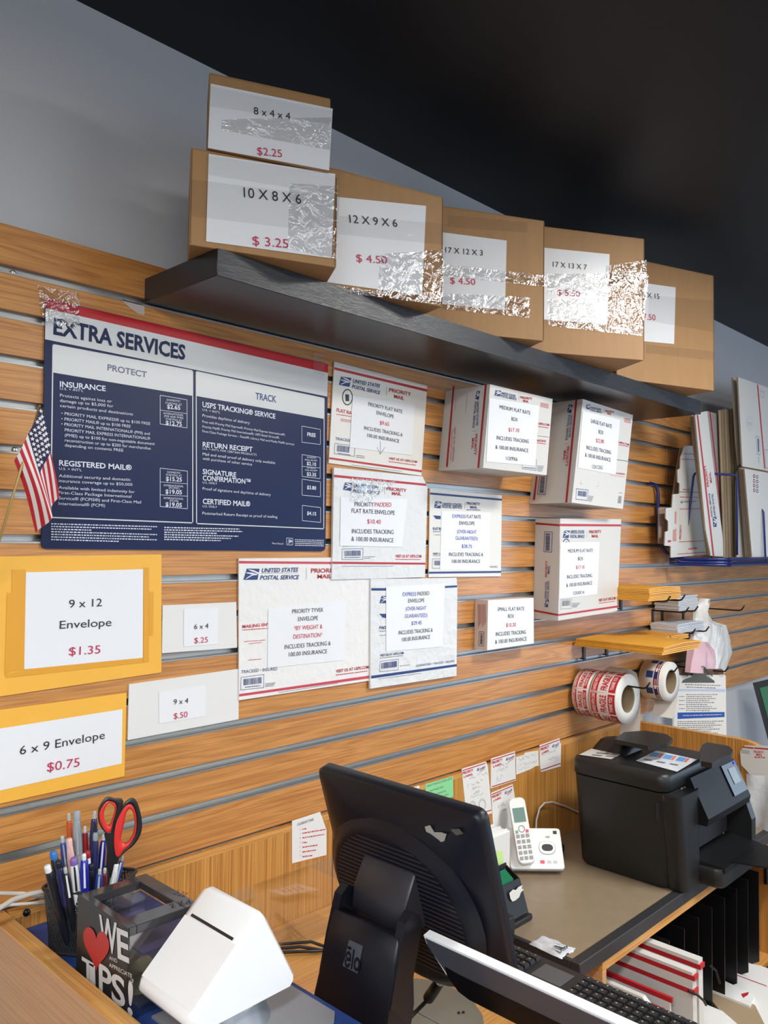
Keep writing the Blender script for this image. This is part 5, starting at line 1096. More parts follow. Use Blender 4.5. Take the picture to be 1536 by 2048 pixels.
# hinge block and slanted stand
b = MB(); cy_ = T0.y-MW/2
def blk(name, quad, hw0, hw1, m, r_=.004, parent=mo, label=None):
    """quad: list of (x,z) outline in the side view, extruded over the width"""
    b = MB(); rows = []
    for s, k in ((-1, .0), (-1, 1), (1, 1), (1, .0)):
        row = []
        cx_ = sum(x for x, z in quad)/len(quad); cz_ = sum(z for x, z in quad)/len(quad)
        for i, (x, z) in enumerate(quad):
            hw = hw0+(hw1-hw0)*(z-min(q_[1] for q_ in quad))/(max(q_[1] for q_ in quad)-min(q_[1] for q_ in quad))
            sc__ = 1 if k else .93
            row.append(Vector((cx_+(x-cx_)*sc__, cy_+s*(hw if not k else hw-r_) if not k else cy_+s*(hw-r_), cz_+(z-cz_)*sc__)))
        rows.append(row)
    b.grid(rows, m, True, True); b.face(rows[0][::-1], m); b.face(rows[-1], m)
    return b.build(name, parent, label=label)
blk('hinge_block', [(1.0, 1.175), (.955, 1.205), (.925, 1.196), (.901, 1.148), (.897, 1.115), (.92, 1.10), (.97, 1.11)], .055, .055, mat('hinge_plastic', (40, 40, 46), .45))
blk('stand_column', [(.905, 1.085), (.888, 1.120), (.873, 1.118), (.8575, 1.060), (.806, .868), (.860, .864), (.905, 1.02)], .083, .070, BMON)
for s in (-1, 1):
    b = MB(); rows = []
    for yy in (cy_+s*.060, cy_+s*.076):
        rows.append([Vector((x, yy, z)) for x, z in ((.905, 1.08), (.918, 1.125), (.912, 1.143), (.897, 1.151), (.882, 1.140), (.8655, 1.085), (.852, 1.03), (.885, 1.0))])
    b.grid(rows, BMON, False, True); b.face(rows[0], BMON); b.face(rows[1][::-1], BMON); b.build('stand_cheek', mo)
q = PB(Vector((.8565, 0, 1.058)), Vector((-.966, 0, .258)), (560, 1500, 500/1536))
LG = mat('logo_grey', (74, 76, 86), .5)
lgq = [(428, 1165), (512, 1205), (478, 1372), (388, 1325)]
q.slab(lgq, .0006, LG, None, .0012)
q.txt('ēlo', (398, 1322), (492, 1362), 128, BMON, True, .0022)
q.build('maker_badge', mo, label='dark grey square maker badge')
b = MB(); bp_ = [U(x, y, Z=RZ+.006) for x, y in ((770, 1975), (815, 1955), (862, 1960), (905, 1975), (945, 2000), (965, 2030), (970, 2060), (960, 2120), (860, 2200), (700, 2120), (690, 2040))]
b.prism(bp_, (0, 0, -.005), mat('base_grey', (120, 118, 108), .4, .2)); b.build('stand_foot', mo, label='grey flat foot plate')
b = MB()
for a_, c_ in (((790, 2000), (880, 2048)), ((810, 1975), (700, 2048))): 
    p1 = U(*a_, Z=RZ+.0068); p2 = U(*c_, Z=RZ+.0068); b.tube([p1, p2], .0006, GRY, 4)
for x, y in ((800, 1972), (794, 1977), (918, 2026), (927, 2025)):
    p1 = U(x, y, Z=RZ+.0065); b.lathe([(0, .002), (.002, .002), (.003, 0)], BMET, 10, Matrix.Translation(p1))
b.build('seam_and_screws', mo)
# ---------------- customer tablet: white rim, glossy face ----------------
zt = 1.122
A1 = U(847, 1870, Z=zt); A2 = Vector((A1.x, A1.y-.47, zt)); tl = math.radians(20)
vv_ = Vector((math.sin(tl)*.6, 0, -math.cos(tl))).normalized(); nn_ = Vector((-vv_.z*-1, 0, -vv_.x)); nn_ = Vector((vv_.z, 0, -vv_.x)).normalized()
def tp_(a, c_, d=0): return Vector((A1.x, A1.y-a, zt))+vv_*c_+nn_*d
Lt = .44; Ht = .070; thk = .014
ol = [(0, 0), (Lt, 0), (Lt, Ht), (.075, Ht), (.055, Ht*.94), (.035, Ht*.7), (.004, .012)]
b = MB(); b.prism([tp_(a, c_, 0) for a, c_ in ol], -nn_*thk, WPLA)
tk = b.build('payment_tablet', label='white-rimmed payment tablet standing in front of the monitor, cut by the frame bottom', cat='tablet')
b = MB(); b.prism([tp_(a+(.004 if a < .1 else -.004), c_+(.003 if c_ < .02 else -.003), .0015) for a, c_ in ol], -nn_*.0012, mat('tablet_glass', (70, 74, 82), .06, spec=1, coat=1)); b.build('screen', tk, label='glossy reflecting screen')
b = MB(); lowr = [(.036, .034), (.06, .036), (Lt-.01, .036), (Lt-.01, Ht-.001), (.075, Ht-.001), (.056, Ht*.92), (.038, Ht*.68)]
b.prism([tp_(a, c_, .0022) for a, c_ in lowr], -nn_*.0012, BPLG); b.build('bezel', tk, label='black lower bezel')
b = MB(); b.prism([tp_(a, c_, -thk-.001) for a, c_ in ((.27, .02), (.36, .02), (.38, .262), (.25, .262))], -nn_*.012, BPLA); b.build('stand', tk)
# monitor cable with its thick moulded plug
b = MB(); b.tube([U(800, 2060, Z=RZ+.02), U(825, 2030, Z=RZ+.03), U(850, 2005, Z=RZ+.05), U(862, 1990, Z=RZ+.07)], .0035, CBL, 8)
cbo = b.build('power_cable', label='black cable with a thick ferrite plug behind the tablet', cat='cable')
b = MB(); b.tube([U(857, 1996, Z=RZ+.062), U(868, 1980, Z=RZ+.085), U(880, 1962, Z=RZ+.11)], [.0095, .0095, .0085], CBL, 12); b.build('ferrite_plug', cbo)
# white price sign lying behind the stand
q = PB((0, 0, RZ+.012), (0, 0, 1)); q.slab([(812, 1912), (840, 1872), (876, 1898), (838, 1932)], .002, WHITE)
for i in range(4): q.micro((828+i*3.5, 1910-i*7), (848+i*4, 1920-i*7), 4, REDT)
q.build('small_sign', label='small white card with red print lying between monitor stand and tablet', cat='card')
b = MB(); b.box((1.30, -.42, RZ+.0005), (1.36, -.33, RZ+.014), BPLA, .003, 2); b.box((1.02, -.36, RZ+.001), (1.05, -.24, RZ+.016), BPLA, .003, 2)
b.b.free()
# ---------------- keyboard with touch pad ----------------
KZ = RZ+.030; ka = U(1027, 1884, Z=KZ); KX1 = ka.x; KY0 = ka.y+.03; KD = .155; KL = .52
b = MB(); b.box((KX1-KD, KY0-KL, RZ+.0008), (KX1, KY0, KZ-.004), BPLA, .004, 3)
kb = b.build('keyboard', label='black keyboard with built-in touch pad, running to the bottom of the frame', cat='keyboard')
KEY = mat('key_black', (34, 34, 36), .4); kp = .0192
tpx = [U(x, y, Z=KZ) for x, y in ((1064, 1930), (1098, 1915), (1152, 1947), (1118, 1962))]
tx0 = KX1-.072; tx1 = KX1-.020; ty0 = U(1100, 1918, Z=KZ).y; ty1 = U(1150, 1948, Z=KZ).y
b = MB(); b.box((tx0, ty1, KZ-.0045), (tx1, ty0, KZ-.003), mat('touch_pad', (78, 80, 84), .35), .0008, 1); b.build('touch_pad', kb, label='dark grey touch pad')
LEG = mat('key_legend', (150, 152, 156), .5)
nk = 0
for r0 in range(7):
    xk = KX1-.012-r0*kp-.008
    y = KY0-.010
    while y > KY0-KL+.02:
        yc = y-.008
        inpad = tx0-.012 < xk < tx1+.012 and ty1-.012 < yc < ty0+.012
        if not inpad and xk > KX1-KD+.008:
            if nk < 100:
                b = MB(); n0 = kp*.40
                rows = [[Vector((xk+sx*s*n0, yc+sy*s*n0, z)) for sx, sy in ((-1, -1), (1, -1), (1, 1), (-1, 1))] for s, z in ((1.08, KZ-.004), (1.0, KZ-.001), (.86, KZ+.003))]
                b.grid(rows, KEY, False, True); b.face(rows[-1], KEY)
                b.face([Vector((xk+a, yc+c_, KZ+.0032)) for a, c_ in ((.001, .003), (.004, .003), (.004, -.000), (.001, -.000))], LEG)
                b.build('key', kb); nk += 1
        y -= kp
# ---------------- phone with base ----------------
PhW = mat('phone_white', (232, 233, 232), .3); A = U(1020, 1740, Z=DZ+.012); B = U(1129, 1741, Z=DZ+.012)
d = (B-A).normalized(); up0 = Vector((-d.y, d.x, 0)); up0 = up0 if up0.y > 0 else -up0
tb_ = math.radians(52); vu = (up0*math.cos(tb_)+Vector((0, 0, 1))*math.sin(tb_)); nf = d.cross(vu).normalized(); nf = nf if nf.y < 0 else -nf
Wp = (B-A).length; Hp = .112
A = A+nf*.010; B = B+nf*.010
def ph(a, c_, l=0): return A+d*(a*Wp)+vu*(c_*Hp)+nf*l
b = MB(); O_ = rounded([(0, 0), (1, 0), (1, 1), (0, 1)], .07, 4); sc_y = 1
rows = [[ph(.5+(x-.5)*s, .5+(y-.5)*s, l) for x, y in O_] for s, l in ((.98, -.018), (1, -.012), (1, -.002), (.975, 0))]
b.grid(rows, PhW, True, True); b.face(rows[-1], PhW); b.face(rows[0][::-1], PhW)
pb = b.build('answering_machine', label='white answering-machine phone base leaning on the desk beside the printer', cat='answering machine')
b = MB(); b.prism([ph(.03, -.03, -.004), ph(.97, -.03, -.004), ph(.95, .5, -.03), ph(.05, .5, -.03)], -nf*.010, GMET); b.build('foot', pb)
el = lambda cx_, cy_, rx_, ry_, l, n=24: [ph(cx_+rx_*math.cos(t)*(1 if abs(math.cos(t)) < .1 else abs(math.cos(t))**-.3), cy_+ry_*math.sin(t), l) for t in [i*2*math.pi/n for i in range(n)]]
b = MB(); b.face(el(.715, .51, .155, .165, .0006), GRY); b.face(el(.715, .515, .148, .155, .001), PhW); b.face(el(.72, .515, .105, .085, .0016), BLK); b.build('oval_key', pb, label='black oval key in a white surround')
b = MB(); RB = mat('pink_key', (226, 84, 104), .4)
b.face([ph(a, c_, .001) for a, c_ in ((.56, .13), (.64, .13), (.64, .21), (.56, .21))], RB)
for x in (.69, .80): b.face([ph(a, c_, .001) for a, c_ in ((x, .14), (x+.07, .14), (x+.07, .2), (x, .2))], mat('key_pale', (190, 190, 192), .5))
b.face([ph(a, c_, .001) for a, c_ in ((.86, .85), (.93, .85), (.93, .93), (.86, .93))], BLK)
b.build('small_keys', pb)
q = PB(ph(.5, .5), nf); q.txt('AT&T', (1091, 1676), (1100, 1676), 4, GRY, True); q.build('maker_mark', pb)
# handset
hb = ph(.30, .06, .018); ht_dir = (vu*.80+Vector((0, 0, 1))*.42-d*.13).normalized(); Hh = .176; hwid = .0235
hn = d.cross(ht_dir).normalized(); hn = hn if hn.y < 0 else -hn; hd_ = ht_dir.cross(hn).normalized(); hd_ = hd_ if hd_.dot(d) > 0 else -hd_
def hh(a, c_, l=0): return hb+hd_*a+ht_dir*c_+hn*l
def hring(s, l): return [hh(x*s, Hh/2+(y-Hh/2)*s, l) for x, y in [(p.x, p.y) for p in rrect(hwid, Hh/2, .014, 0, 5, 0, Hh/2)]]
b = MB(); rows = [hring(.9, -.022), hring(.98, -.018), hring(1, -.010), hring(1, -.002), hring(.95, .0015)]
b.grid(rows, PhW, True, True); b.face(rows[0][::-1], PhW); b.face(rows[-1], PhW)
hs = b.build('phone_handset', label='white cordless handset with a green-grey screen standing in its base', cat='handset')
b = MB(); b.prism([hh(a, c_, .003) for a, c_ in ((-.0165, .110), (.0165, .110), (.0165, .148), (-.0165, .148))], -hn*.002, mat('lcd_green', (112, 142, 136), .2)); b.build('screen', hs, label='green-grey screen')
KGR = mat('key_grey', (150, 152, 154), .5)
for r0 in range(5):
    for c0 in range(3):
        x = (c0-1)*.0135; z = .012+r0*.0142
        b = MB(); b.prism([hh(x+a, z+c_, .0030) for a, c_ in ((-.0047, 0), (.0047, 0), (.0047, .0092), (-.0047, .0092))], -hn*.002, KGR); b.build('key', hs)
b = MB(); b.tube([hh(.0085*math.cos(t), .092+.0085*math.sin(t), .002) for t in [i*math.pi/8 for i in range(17)]], .0012, KGR, 6, False); b.build('navigation_ring', hs)
b = MB(); b.prism([hh(.011+a, .081+c_, .0032) for a, c_ in ((0, 0), (.007, 0), (.007, .008), (0, .008))], -hn*.002, RB); b.prism([hh(-.018+a, .081+c_, .0032) for a, c_ in ((0, 0), (.007, 0), (.007, .008), (0, .008))], -hn*.002, mat('talk_green', (110, 170, 120), .5)); b.build('call_keys', hs)
# cord looping behind
WC = mat('white_cord', (212, 210, 202), .45)
b = MB(); b.tube([U(1072, 1662, Y=-.028), U(1073, 1640, Y=-.028), U(1079, 1617, Y=-.03), U(1089, 1606, Y=-.03), U(1104, 1604, Y=-.03), U(1130, 1612, Y=-.03), U(1156, 1624, Y=-.03), U(1180, 1636, Y=-.03)], .0028, WC, 8); b.build('curved_cable', label='white phone cord arching behind the base towards the printer', cat='cord')
b = MB(); b.box((2.10, -.10, DZ+.0008), (2.135, -.04, DZ+.026), CBL, .004, 2); b.build('power_adapter', label='black adapter on the desk behind the printer corner', cat='adapter')
# ---------------- card box, brochure holder, sticker dispenser ----------------
xb1 = U(1020, 1722, Z=DZ).x; yb1 = -.165
def at(xp, yp, **k): return U(xp, yp, **k)
BOXW = mat('white_card_box', (226, 226, 226), .5)
fr = at(1020, 1722, Y=-.115); x1b = fr.x
zt_ = at(1018, 1662, Y=-.115).z
b = MB(); b.box((x1b-.16, -.115, DZ+.0008), (x1b, -.040, max(zt_, DZ+.06)), BOXW, .0015, 1); wb = b.build('card_box', label='open white box of cards between the monitor and the handset', cat='box')
for i in range(4):
    b = MB(); x0 = x1b-.155+.004*i; b.box((x0, -.110+i*.012, DZ+.01), (x1b-.012*i-.006, -.107+i*.012, zt_+.006+.006*i), WHITE, .0008, 1); b.build('index_card', label='white card standing in the open white card box', cat='card', group='cards in the white box')
b = MB(); b.box((x1b-.10, -.060, DZ+.02), (x1b-.03, -.057, zt_+.034), mat('grey_card', (170, 172, 172), .5), .0008, 1); b.build('index_card', label='grey-white tab card rising highest in the white card box', cat='card')
# black holder
yh = -.225; pr = at(1066, 1830, Z=DZ+.012); Yh = pr.y
hx1 = at(1054, 1812, Y=Yh+.006).x+.012; hx0 = hx1-.16; hz0 = DZ+.018
b = MB(); b.box((hx0, Yh, DZ+.0008), (pr.x, Yh+.085, DZ+.016), BPLA, .004, 2)
hold = b.build('brochure_holder', label='black card holder with torn white sticker and green cards beside the monitor edge', cat='card holder')
ztp = at(1048, 1752, Y=Yh+.03).z
b = MB(); b.prism([(hx0, Yh+.010, hz0), (hx1, Yh+.010, hz0), (hx1-.008, Yh+.030, ztp), (hx0, Yh+.030, ztp)], (0, .003, 0), BPLA)
b.prism([(hx0, Yh+.062, hz0), (hx1, Yh+.062, hz0), (hx1-.006, Yh+.072, ztp+.025), (hx0, Yh+.072, ztp+.025)], (0, .003, 0), BPLA)
b.prism([(hx1-.003, Yh+.012, hz0), (hx1-.003, Yh+.064, hz0), (hx1-.008, Yh+.072, ztp+.02), (hx1-.010, Yh+.032, ztp)], (.003, 0, 0), BPLA); b.build('pocket', hold)
fp = PB(Vector((0, Yh+.0085, hz0)), Vector((0, -1, .22)))
fp.poly([(1018, 1786), (1025, 1779), (1031, 1780), (1036, 1774), (1044, 1770), (1043, 1777), (1047, 1779), (1041, 1785), (1038, 1794), (1030, 1801), (1024, 1803), (1020, 1797)], mat('torn_label', (206, 206, 200), .6), .001); fp.build('torn_sticker', hold)
GC = mat('green_card_stack', (34, 128, 88), .45)
for i in range(6):
    b = MB(); b.prism([(hx0+.03, Yh+.036+i*.0045, hz0+.03), (hx1-.02, Yh+.036+i*.0045, hz0+.03), (hx1-.022, Yh+.040+i*.0045, ztp+.002+i*.003), (hx0+.03, Yh+.040+i*.0045, ztp+.002+i*.003)], (0, .0008, 0), GC); b.build('green_card', label='dark green card filed in the black holder', cat='card', group='dark green cards in the black holder')
b = MB(); b.prism([(hx0, Yh+.078, hz0+.02), (hx1+.004, Yh+.078, hz0+.02), (hx1+.006, Yh+.092, ztp+.045), (hx1-.02, Yh+.093, ztp+.052), (hx0, Yh+.090, ztp+.03)], (0, .002, 0), mat('pale_green_leaflet', (188, 218, 142), .5)); b.build('leaflet', label='pale green leaflet at the back of the black card holder', cat='leaflet')
e1 = at(1030, 1882, Z=DZ)
b = MB(); b.box((e1.x-.10, e1.y, DZ+.0008), (e1.x, e1.y+.075, DZ+.058), BPLA, .003, 2); ds = b.build('label_dispenser', label='small black dispenser with a striped sticker at the monitor edge', cat='dispenser')
b = MB(); ss = [(e1.x-.048+.006*i, DZ+.0585) for i in range(7)]
b.box((e1.x-.050, e1.y+.018, DZ+.0578), (e1.x-.008, e1.y+.058, DZ+.0586), WHITE)
for x, z in ss: b.box((x, e1.y+.019, DZ+.0584), (x+.0022, e1.y+.057, DZ+.0590), BLK)
b.build('striped_sticker', ds)
# small clear bag with screws
q = PB((0, 0, DZ+.006), (0, 0, 1)); P4 = [q.P(*p) for p in ((1058, 1884), (1086, 1868), (1152, 1896), (1120, 1913))]
b = MB(); rows = [[P4[0].lerp(P4[1], i/10).lerp(P4[3].lerp(P4[2], i/10), j/12)+Vector((0, 0, .004*math.sin(i*1.1)*math.sin(j*.9)+random.random()*.001-(.005 if i in (0, 10) or j in (0, 12) else 0))) for i in range(11)] for j in range(13)]
b.grid(rows, mat('zip_bag', (196, 200, 206), .15, bump=.8, bscale=70, bdist=.003), True); zb2 = b.build('small_bag', label='small clear zip bag holding loose screws on the taupe desk', cat='bag')
b = MB(); 
for x0, y0, x1, y1 in ((1104, 1896, 1122, 1904), (1110, 1890, 1132, 1896), (1120, 1900, 1134, 1894)): b.tube([U(x0, y0, Z=DZ+.010), U(x1, y1, Z=DZ+.010)], .0028, STEEL, 8)
b.build('screws', zb2, label='loose metal screws')
# ---------------- acrylic holder and cables behind the stand ----------------
b = MB(); b.box((.93, -.12, RZ+.001), (1.22, -.117, RZ+.16), ACRY); b.box((.93, -.117, RZ+.001), (.933, -.03, RZ+.10), ACRY); b.box((.93, -.117, RZ+.001), (1.22, -.03, RZ+.004), ACRY)
ac = b.build('acrylic_tray', label='clear acrylic tray against the desk panel left of the monitor stand', cat='tray')
b = MB()
for i in range(3):
    b.tube([(.86+.02*i, -.06-.02*i, RZ+.006), (.97, -.07-.01*i, RZ+.010+.012*i), (1.06+.03*i, -.13, RZ+.008), (1.15, -.2-.03*i, RZ+.006)], .003, CBL, 8)
b.build('cable_bundle', label='tangled black cables on the counter behind the monitor stand', cat='cables')
b = MB(); b.prism([U(x, y, Y=-.30) for x, y in ((624, 1866), (640, 1856), (648, 1862), (648, 1925), (636, 1905))], (.0, .002, 0), WHITE); b.b.free()
b = MB(); b.box((1.0, -.36, RZ+.0008), (1.10, -.22, RZ+.085), BPLA, .004, 2); b.box((1.0-.004, -.352, RZ+.06), (1.0+.02, -.30, RZ+.1), WHITE); b.b.free()
# white cables left of the pen cup
b = MB(); b.tube([U(-40, 1783, Y=-.04), U(0, 1786, Y=-.045), U(45, 1787, Y=-.05), U(100, 1797, Y=-.06)], .0032, WC, 8); b.build('white_cable', label='upper white cable running level behind the pen cup', cat='cable')
b = MB(); b.tube([U(-60, 1838, Y=-.10), U(-10, 1822, Y=-.09), U(25, 1800, Y=-.085), U(60, 1788, Y=-.08), U(104, 1780, Y=-.09)], .0042, WC, 8); b.build('white_cable', label='thick white cable curving down to the left frame edge', cat='cable')
b = MB(); b.tube([U(-40, 1815, Y=-.03), U(20, 1810, Y=-.03), U(70, 1806, Y=-.035), U(110, 1806, Y=-.05)], .0028, WC, 8); b.build('white_cable', label='lowest thin white cable against the panel behind the cup', cat='cable')
# ---------------- office printer ----------------
X0 = 2.066; YB = -.160; YF = -.446; ZT = DZ+.311; Wd = .44; WL = .33; X1 = X0+Wd
PRB = mat('printer_black', (27, 28, 29), .42, bump=.12, bscale=700, bdist=.0004); PRD = mat('printer_dark', (17, 18, 20), .5, spec=.25)
tp = .013  # the sides lean in towards the foot
def pbox(b, lo, hi, m, bev=.006): b.box(lo, hi, m, bev, 3)
b = MB(); zl = DZ+.262
rows = [rrect(Wd/2-i_, (YB-YF)/2-j_, .03, z, 5, X0+Wd/2, (YB+YF)/2) for i_, j_, z in ((.040, .012, DZ+.001), (.034, .006, DZ+.012), (.004, .002, zl-.002))]
b.grid(rows, PRB, True, True); b.face(rows[0][::-1], PRB); b.face(rows[-1], PRB)
pr_ = b.build('office_printer', label='black multifunction printer with a document feeder on the taupe desk', cat='printer')
b = MB(); rows = [rrect(WL/2-i_, (YB-YF)/2-i_*.6, .03, z, 5, X0+WL/2, (YB+YF)/2) for i_, z in ((.004, zl+.001), (.0, zl+.004), (.0, ZT-.010), (.005, ZT-.003), (.016, ZT))]
b.grid(rows, PRB, True, True); b.face(rows[0][::-1], PRB); b.face(rows[-1], PRB); b.build('scanner_lid', pr_)
# front pillar, recess and sloping control panel
b = MB(); rows = [rrect(.068-i_*.4, .03, .022, z, 5, X0+.071+i_*.6, YF-.004) for i_, z in ((.040, DZ+.004), (.036, DZ+.02), (.0, zl-.004))]
b.grid(rows, PRB, True, True); b.face(rows[-1], PRB); b.build('front_pillar', pr_)
b = MB(); b.prism([(X0+.12, YF+.03, zl), (X0+.12, YF-.012, zl+.022), (X0+.12, YF-.062, DZ+.185), (X0+.12, YF-.058, DZ+.165), (X0+.12, YF+.03, DZ+.165)], (Wd-.14, 0, 0), PRD); cp = b.build('control_panel', pr_)
cn = Vector((0, -(zl+.03-DZ-.185), -.063)); cdir = (Vector((0, -.062, DZ+.185))-Vector((0, -.012, zl+.022))).normalized(); cnrm = Vector((1, 0, 0)).cross(cdir).normalized(); cnrm = cnrm if cnrm.y < 0 else -cnrm
def cpn(x, s, l=0): return Vector((X0+x, YF-.012, zl+.022))+cdir*s+cnrm*l
b = MB(); b.prism([cpn(.315, .006, .004), cpn(.412, .006, .004), cpn(.412, .092, .004), cpn(.315, .092, .004)], -cnrm*.003, BPLG); b.build('panel_frame', cp)
b = MB(); b.prism([cpn(.345, .020, .0055), cpn(.392, .020, .0055), cpn(.392, .064, .0055), cpn(.345, .064, .0055)], -cnrm*.002, mat('panel_screen', (96, 100, 98), .15)); b.build('screen', cp)
b = MB(); b.lathe([(0, .001), (.004, .001), (.004, 0)], mat('blue_led', (40, 60, 255), .4, emis=3), 14, Matrix.Translation(cpn(.401, .012, .006)) @ cnrm.to_track_quat('Z', 'Y').to_matrix().to_4x4()); b.build('blue_indicator', cp)
# output slot and trays
b = MB(); b.box((X0+.135, YF-.002, DZ+.075), (X1-.045, YF+.001, DZ+.163), BLK); b.build('output_slot', pr_)
b = MB(); b.prism([(X0+.125, YF-.001, DZ+.07), (X1-.03, YF-.001, DZ+.07), (X1-.03, YF-.095, DZ+.058), (X0+.145, YF-.095, DZ+.058)], (0, 0, -.014), PRD); b.prism([(X0+.20, YF-.09, DZ+.062), (X1-.05, YF-.09, DZ+.062), (X1-.05, YF-.19, DZ+.066), (X0+.22, YF-.19, DZ+.066)], (0, 0, -.004), PRD)
b.build('output_tray', pr_)
b = MB(); rows = [rrect((Wd-.16)/2-i_, .060, .02, z, 5, X0+.125+(Wd-.16)/2, YF-.03) for i_, z in ((.012, DZ+.004), (.003, DZ+.012), (0, DZ+.05), (.003, DZ+.055))]
b.grid(rows, PRB, True, True); b.face(rows[0][::-1], PRB); b.face(rows[-1], PRB); b.build('paper_tray', pr_)
# right cheek
b = MB(); b.prism([(X1-.035, YF+.01, zl), (X1-.035, YF-.02, zl), (X1-.035, YF-.07, DZ+.12), (X1-.035, YF-.07, DZ+.06), (X1-.035, YF+.01, DZ+.06)], (.03, 0, 0), PRB); b.build('right_cheek', pr_)
# document feeder: raised rear cover and two tray wings
b = MB(); zz0 = ZT
yy = lambda t: YB-.01-t*.10
rows = []
for x, h_ in ((X0+.10, .001), (X0+.125, .018), (X0+.15, .030), (X0+.18, .032), (X0+.21, .026)):
    rows.append([Vector((x, yy(0), zz0+.0)), Vector((x, yy(.02), zz0+h_*.8)), Vector((x, yy(.3), zz0+h_)), Vector((x, yy(.8), zz0+h_)), Vector((x, yy(1), zz0+h_*.6)), Vector((x, yy(1.04), zz0))])
b.grid(rows, PRB, True); b.face(rows[-1], PRB); b.build('feeder_cover', pr_)
def wing(pts, z, t):
    b = MB(); P = [U(x, y, Z=z) for x, y in pts]; b.prism(P, (0, 0, -t), PRB); return b.build('feeder_tray_wing', pr_)
wing([(1228, 1478), (1248, 1464), (1290, 1461), (1333, 1468), (1345, 1477), (1334, 1487), (1296, 1492)], ZT+.050, .012)
wing([(1398, 1503), (1405, 1489), (1414, 1484), (1458, 1492), (1466, 1500), (1462, 1508), (1440, 1516), (1424, 1526), (1402, 1522)], ZT+.040, .014)
# labels on top
def toplab(pts, z, m, name, fn=None):
    q = PB((0, 0, z), (0, 0, 1)); q.slab(pts, .0006, m)
    if fn: fn(q)
    return q.build(name, pr_)
toplab([(1158, 1509), (1210, 1485), (1272, 1494), (1222, 1518)], ZT+.0022, mat('taped_note', (214, 214, 208), .25), 'taped_note', lambda q: [q.micro((1185+i*8, 1510-i*4), (1232+i*6, 1514-i*5), 3, PEN) for i in range(4)])
LB = mat('label_blue', (96, 160, 226), .4); LO = mat('label_orange', (226, 110, 86), .4)
def tl2(q):
    for i in range(3):
        x = 1306+i*26; y = 1504.5+i*4.6; q.poly([(x, y), (x+16, y+2.6), (x+8, y+10), (x-8, y+7.4)], LB); q.poly([(x+17, y+2.8), (x+22, y+3.6), (x+14, y+11.2), (x+9, y+10.2)], LO)
        q.micro((x-18, y+14), (x-2, y+17), 3, GRY)
toplab([(1272, 1521), (1313, 1501), (1394, 1519), (1354, 1543)], ZT+.0022, mat('info_label', (216, 222, 230), .3), 'information_label', tl2)
q = PB((0, YF-.0004, 0), (0, -1, 0)); q.micro((1361, 1578), (1384, 1571), 6, GRY); q.build('model_lettering', pr_)
b = MB(); b.box((X0-.0005, YF+.020, DZ+.19), (X0+.003, YF+.028, DZ+.235), BLK); b.build('side_latch', pr_)
# flattened carton and bag hanging on the end panel
q = PB((XE-.008, 0, 0), (-1, 0, 0))
q.slab([(1480, 1503), (1489, 1491), (1530, 1492), (1600, 1500), (1600, 1590), (1508, 1560), (1492, 1540), (1482, 1530)], .0025, CARTW)
q.line((1486, 1494), (1506, 1496), .004, RED); q.line((1510, 1496), (1536, 1498), .004, RED); q.txt('UNITED STATES', (1483, 1502), (1500, 1504), 3.4, GRY); q.txt('POSTAL SERVICE', (1483, 1506), (1500, 1508), 3.4, GRY); q.txt('PRIORITY', (1508, 1505), (1528, 1507), 4.5, REDT, True); q.txt('MAIL', (1513, 1511), (1525, 1512), 4.5, REDT, True); q.micro((1509, 1514), (1530, 1515), 3, REDT)
q.build('priority_carton', label='white priority mail carton fixed to the end panel behind the printer', cat='carton')
q = PB((XE-.004, 0, 0), (-1, 0, 0), ); P_ = [q.P(*p) for p in ((1495, 1545), (1600, 1560), (1600, 1760), (1520, 1730))]
b = MB(); rows = [[P_[0].lerp(P_[1], i/12).lerp(P_[3].lerp(P_[2], i/12), j/14)+Vector((-.012-.010*math.sin(i*.9+j*.5), 0, 0)) for i in range(13)] for j in range(15)]
b.grid(rows, mat('grey_bag', (196, 200, 204), .4, bump=.6, bscale=20, bdist=.008), True); b.build('plastic_mailer', label='crumpled grey-white plastic mailer hanging on the end panel at right edge', cat='mailer')
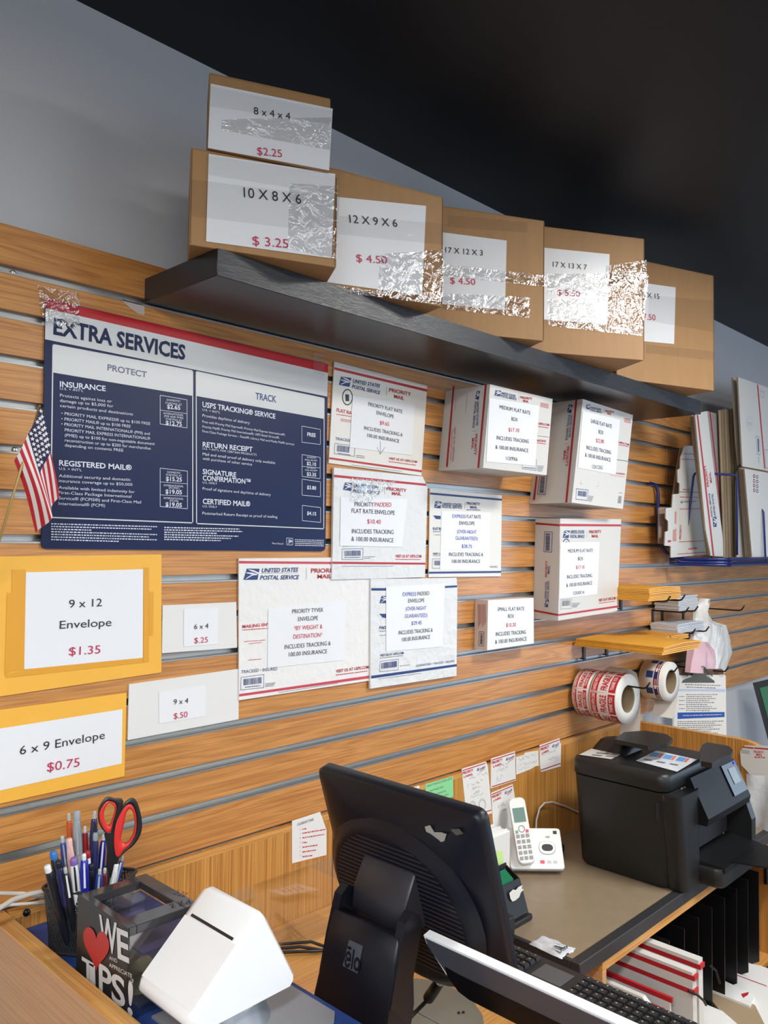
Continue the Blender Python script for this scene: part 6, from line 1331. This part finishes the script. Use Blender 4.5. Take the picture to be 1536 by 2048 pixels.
# ---------------- camera and light ----------------
cam = bpy.data.cameras.new('camera'); co = bpy.data.objects.new('camera', cam); C.objects.link(co)
Mx = Matrix(((R0.x, U0.x, -W0.x, CAM.x), (R0.y, U0.y, -W0.y, CAM.y), (R0.z, U0.z, -W0.z, CAM.z), (0, 0, 0, 1)))
co.matrix_world = Mx
cam.sensor_fit = 'HORIZONTAL'; cam.sensor_width = 36; cam.lens = 36*FPX/1536; cam.clip_start = .02
bpy.context.scene.camera = co
LED = mat('led_diffuser', (255, 250, 240), .5, emis=14)
FRM = mat('light_frame', (225, 225, 225), .5)
def troffer(x, y, sx, sy, label):
    b = MB(); 
    for lo, hi in (((-sx/2-.02, -sy/2-.02, -.03), (-sx/2, sy/2+.02, 0)), ((sx/2, -sy/2-.02, -.03), (sx/2+.02, sy/2+.02, 0)), ((-sx/2, -sy/2-.02, -.03), (sx/2, -sy/2, 0)), ((-sx/2, sy/2, -.03), (sx/2, sy/2+.02, 0))):
        b.box(Vector(lo)+Vector((x, y, 2.6795)), Vector(hi)+Vector((x, y, 2.6795)), FRM)
    o = b.build('ceiling_light', label=label, cat='ceiling light')
    b = MB(); b.box((x-sx/2, y-sy/2, 2.664), (x+sx/2, y+sy/2, 2.672), LED); b.build('diffuser', o)
troffer(2.15, -1.32, .60, .30, 'recessed light panel nearest the slat wall')
troffer(2.3, -3.1, 1.2, .6, 'recessed light panel further back, over the shop floor')
troffer(-.9, -1.7, 1.2, .3, 'recessed light panel left of the camera')
troffer(-.8, -3.1, 1.2, .6, 'recessed light panel over the shop entrance')
w = bpy.data.worlds.new('world'); bpy.context.scene.world = w; w.use_nodes = True
bgn = w.node_tree.nodes['Background']; bgn.inputs['Color'].default_value = (.8, .88, 1, 1); bgn.inputs['Strength'].default_value = 1.0
def area(name, loc, rot, sx, sy, power, col):
    l = bpy.data.lights.new(name, 'AREA'); l.shape = 'RECTANGLE'; l.size = sx; l.size_y = sy; l.energy = power; l.color = col
    o = bpy.data.objects.new(name, l); C.objects.link(o); o.location = loc; o.rotation_euler = rot; return o
area('panel_lamp', (2.15, -1.32, 2.655), (0, 0, 0), .6, .3, 36, (1, .98, .95))
area('shop_lamp', (2.3, -3.1, 2.655), (0, 0, 0), 1.2, .6, 55, (1, .99, .96))
area('entrance_lamp', (-.8, -3.1, 2.655), (0, 0, 0), 1.2, .6, 45, (1, .99, .96))
area('left_lamp', (-.9, -1.7, 2.655), (0, 0, 0), 1.2, .3, 75, (.98, .99, 1))
area('street_daylight', (5.5, -3.3, 1.5), (0, math.radians(90), 0), 1.7, 3.2, 80, (.58, .76, 1))
area('daylight', (1, -5.9, 1.5), (math.radians(90), 0, 0), 8.5, 1.9, 60, (.85, .92, 1))
sc = bpy.context.scene
sc.view_settings.view_transform = 'Standard'; sc.view_settings.look = 'None'; sc.view_settings.gamma = 1; sc.view_settings.use_curve_mapping = False
sc.view_settings.exposure = -.34
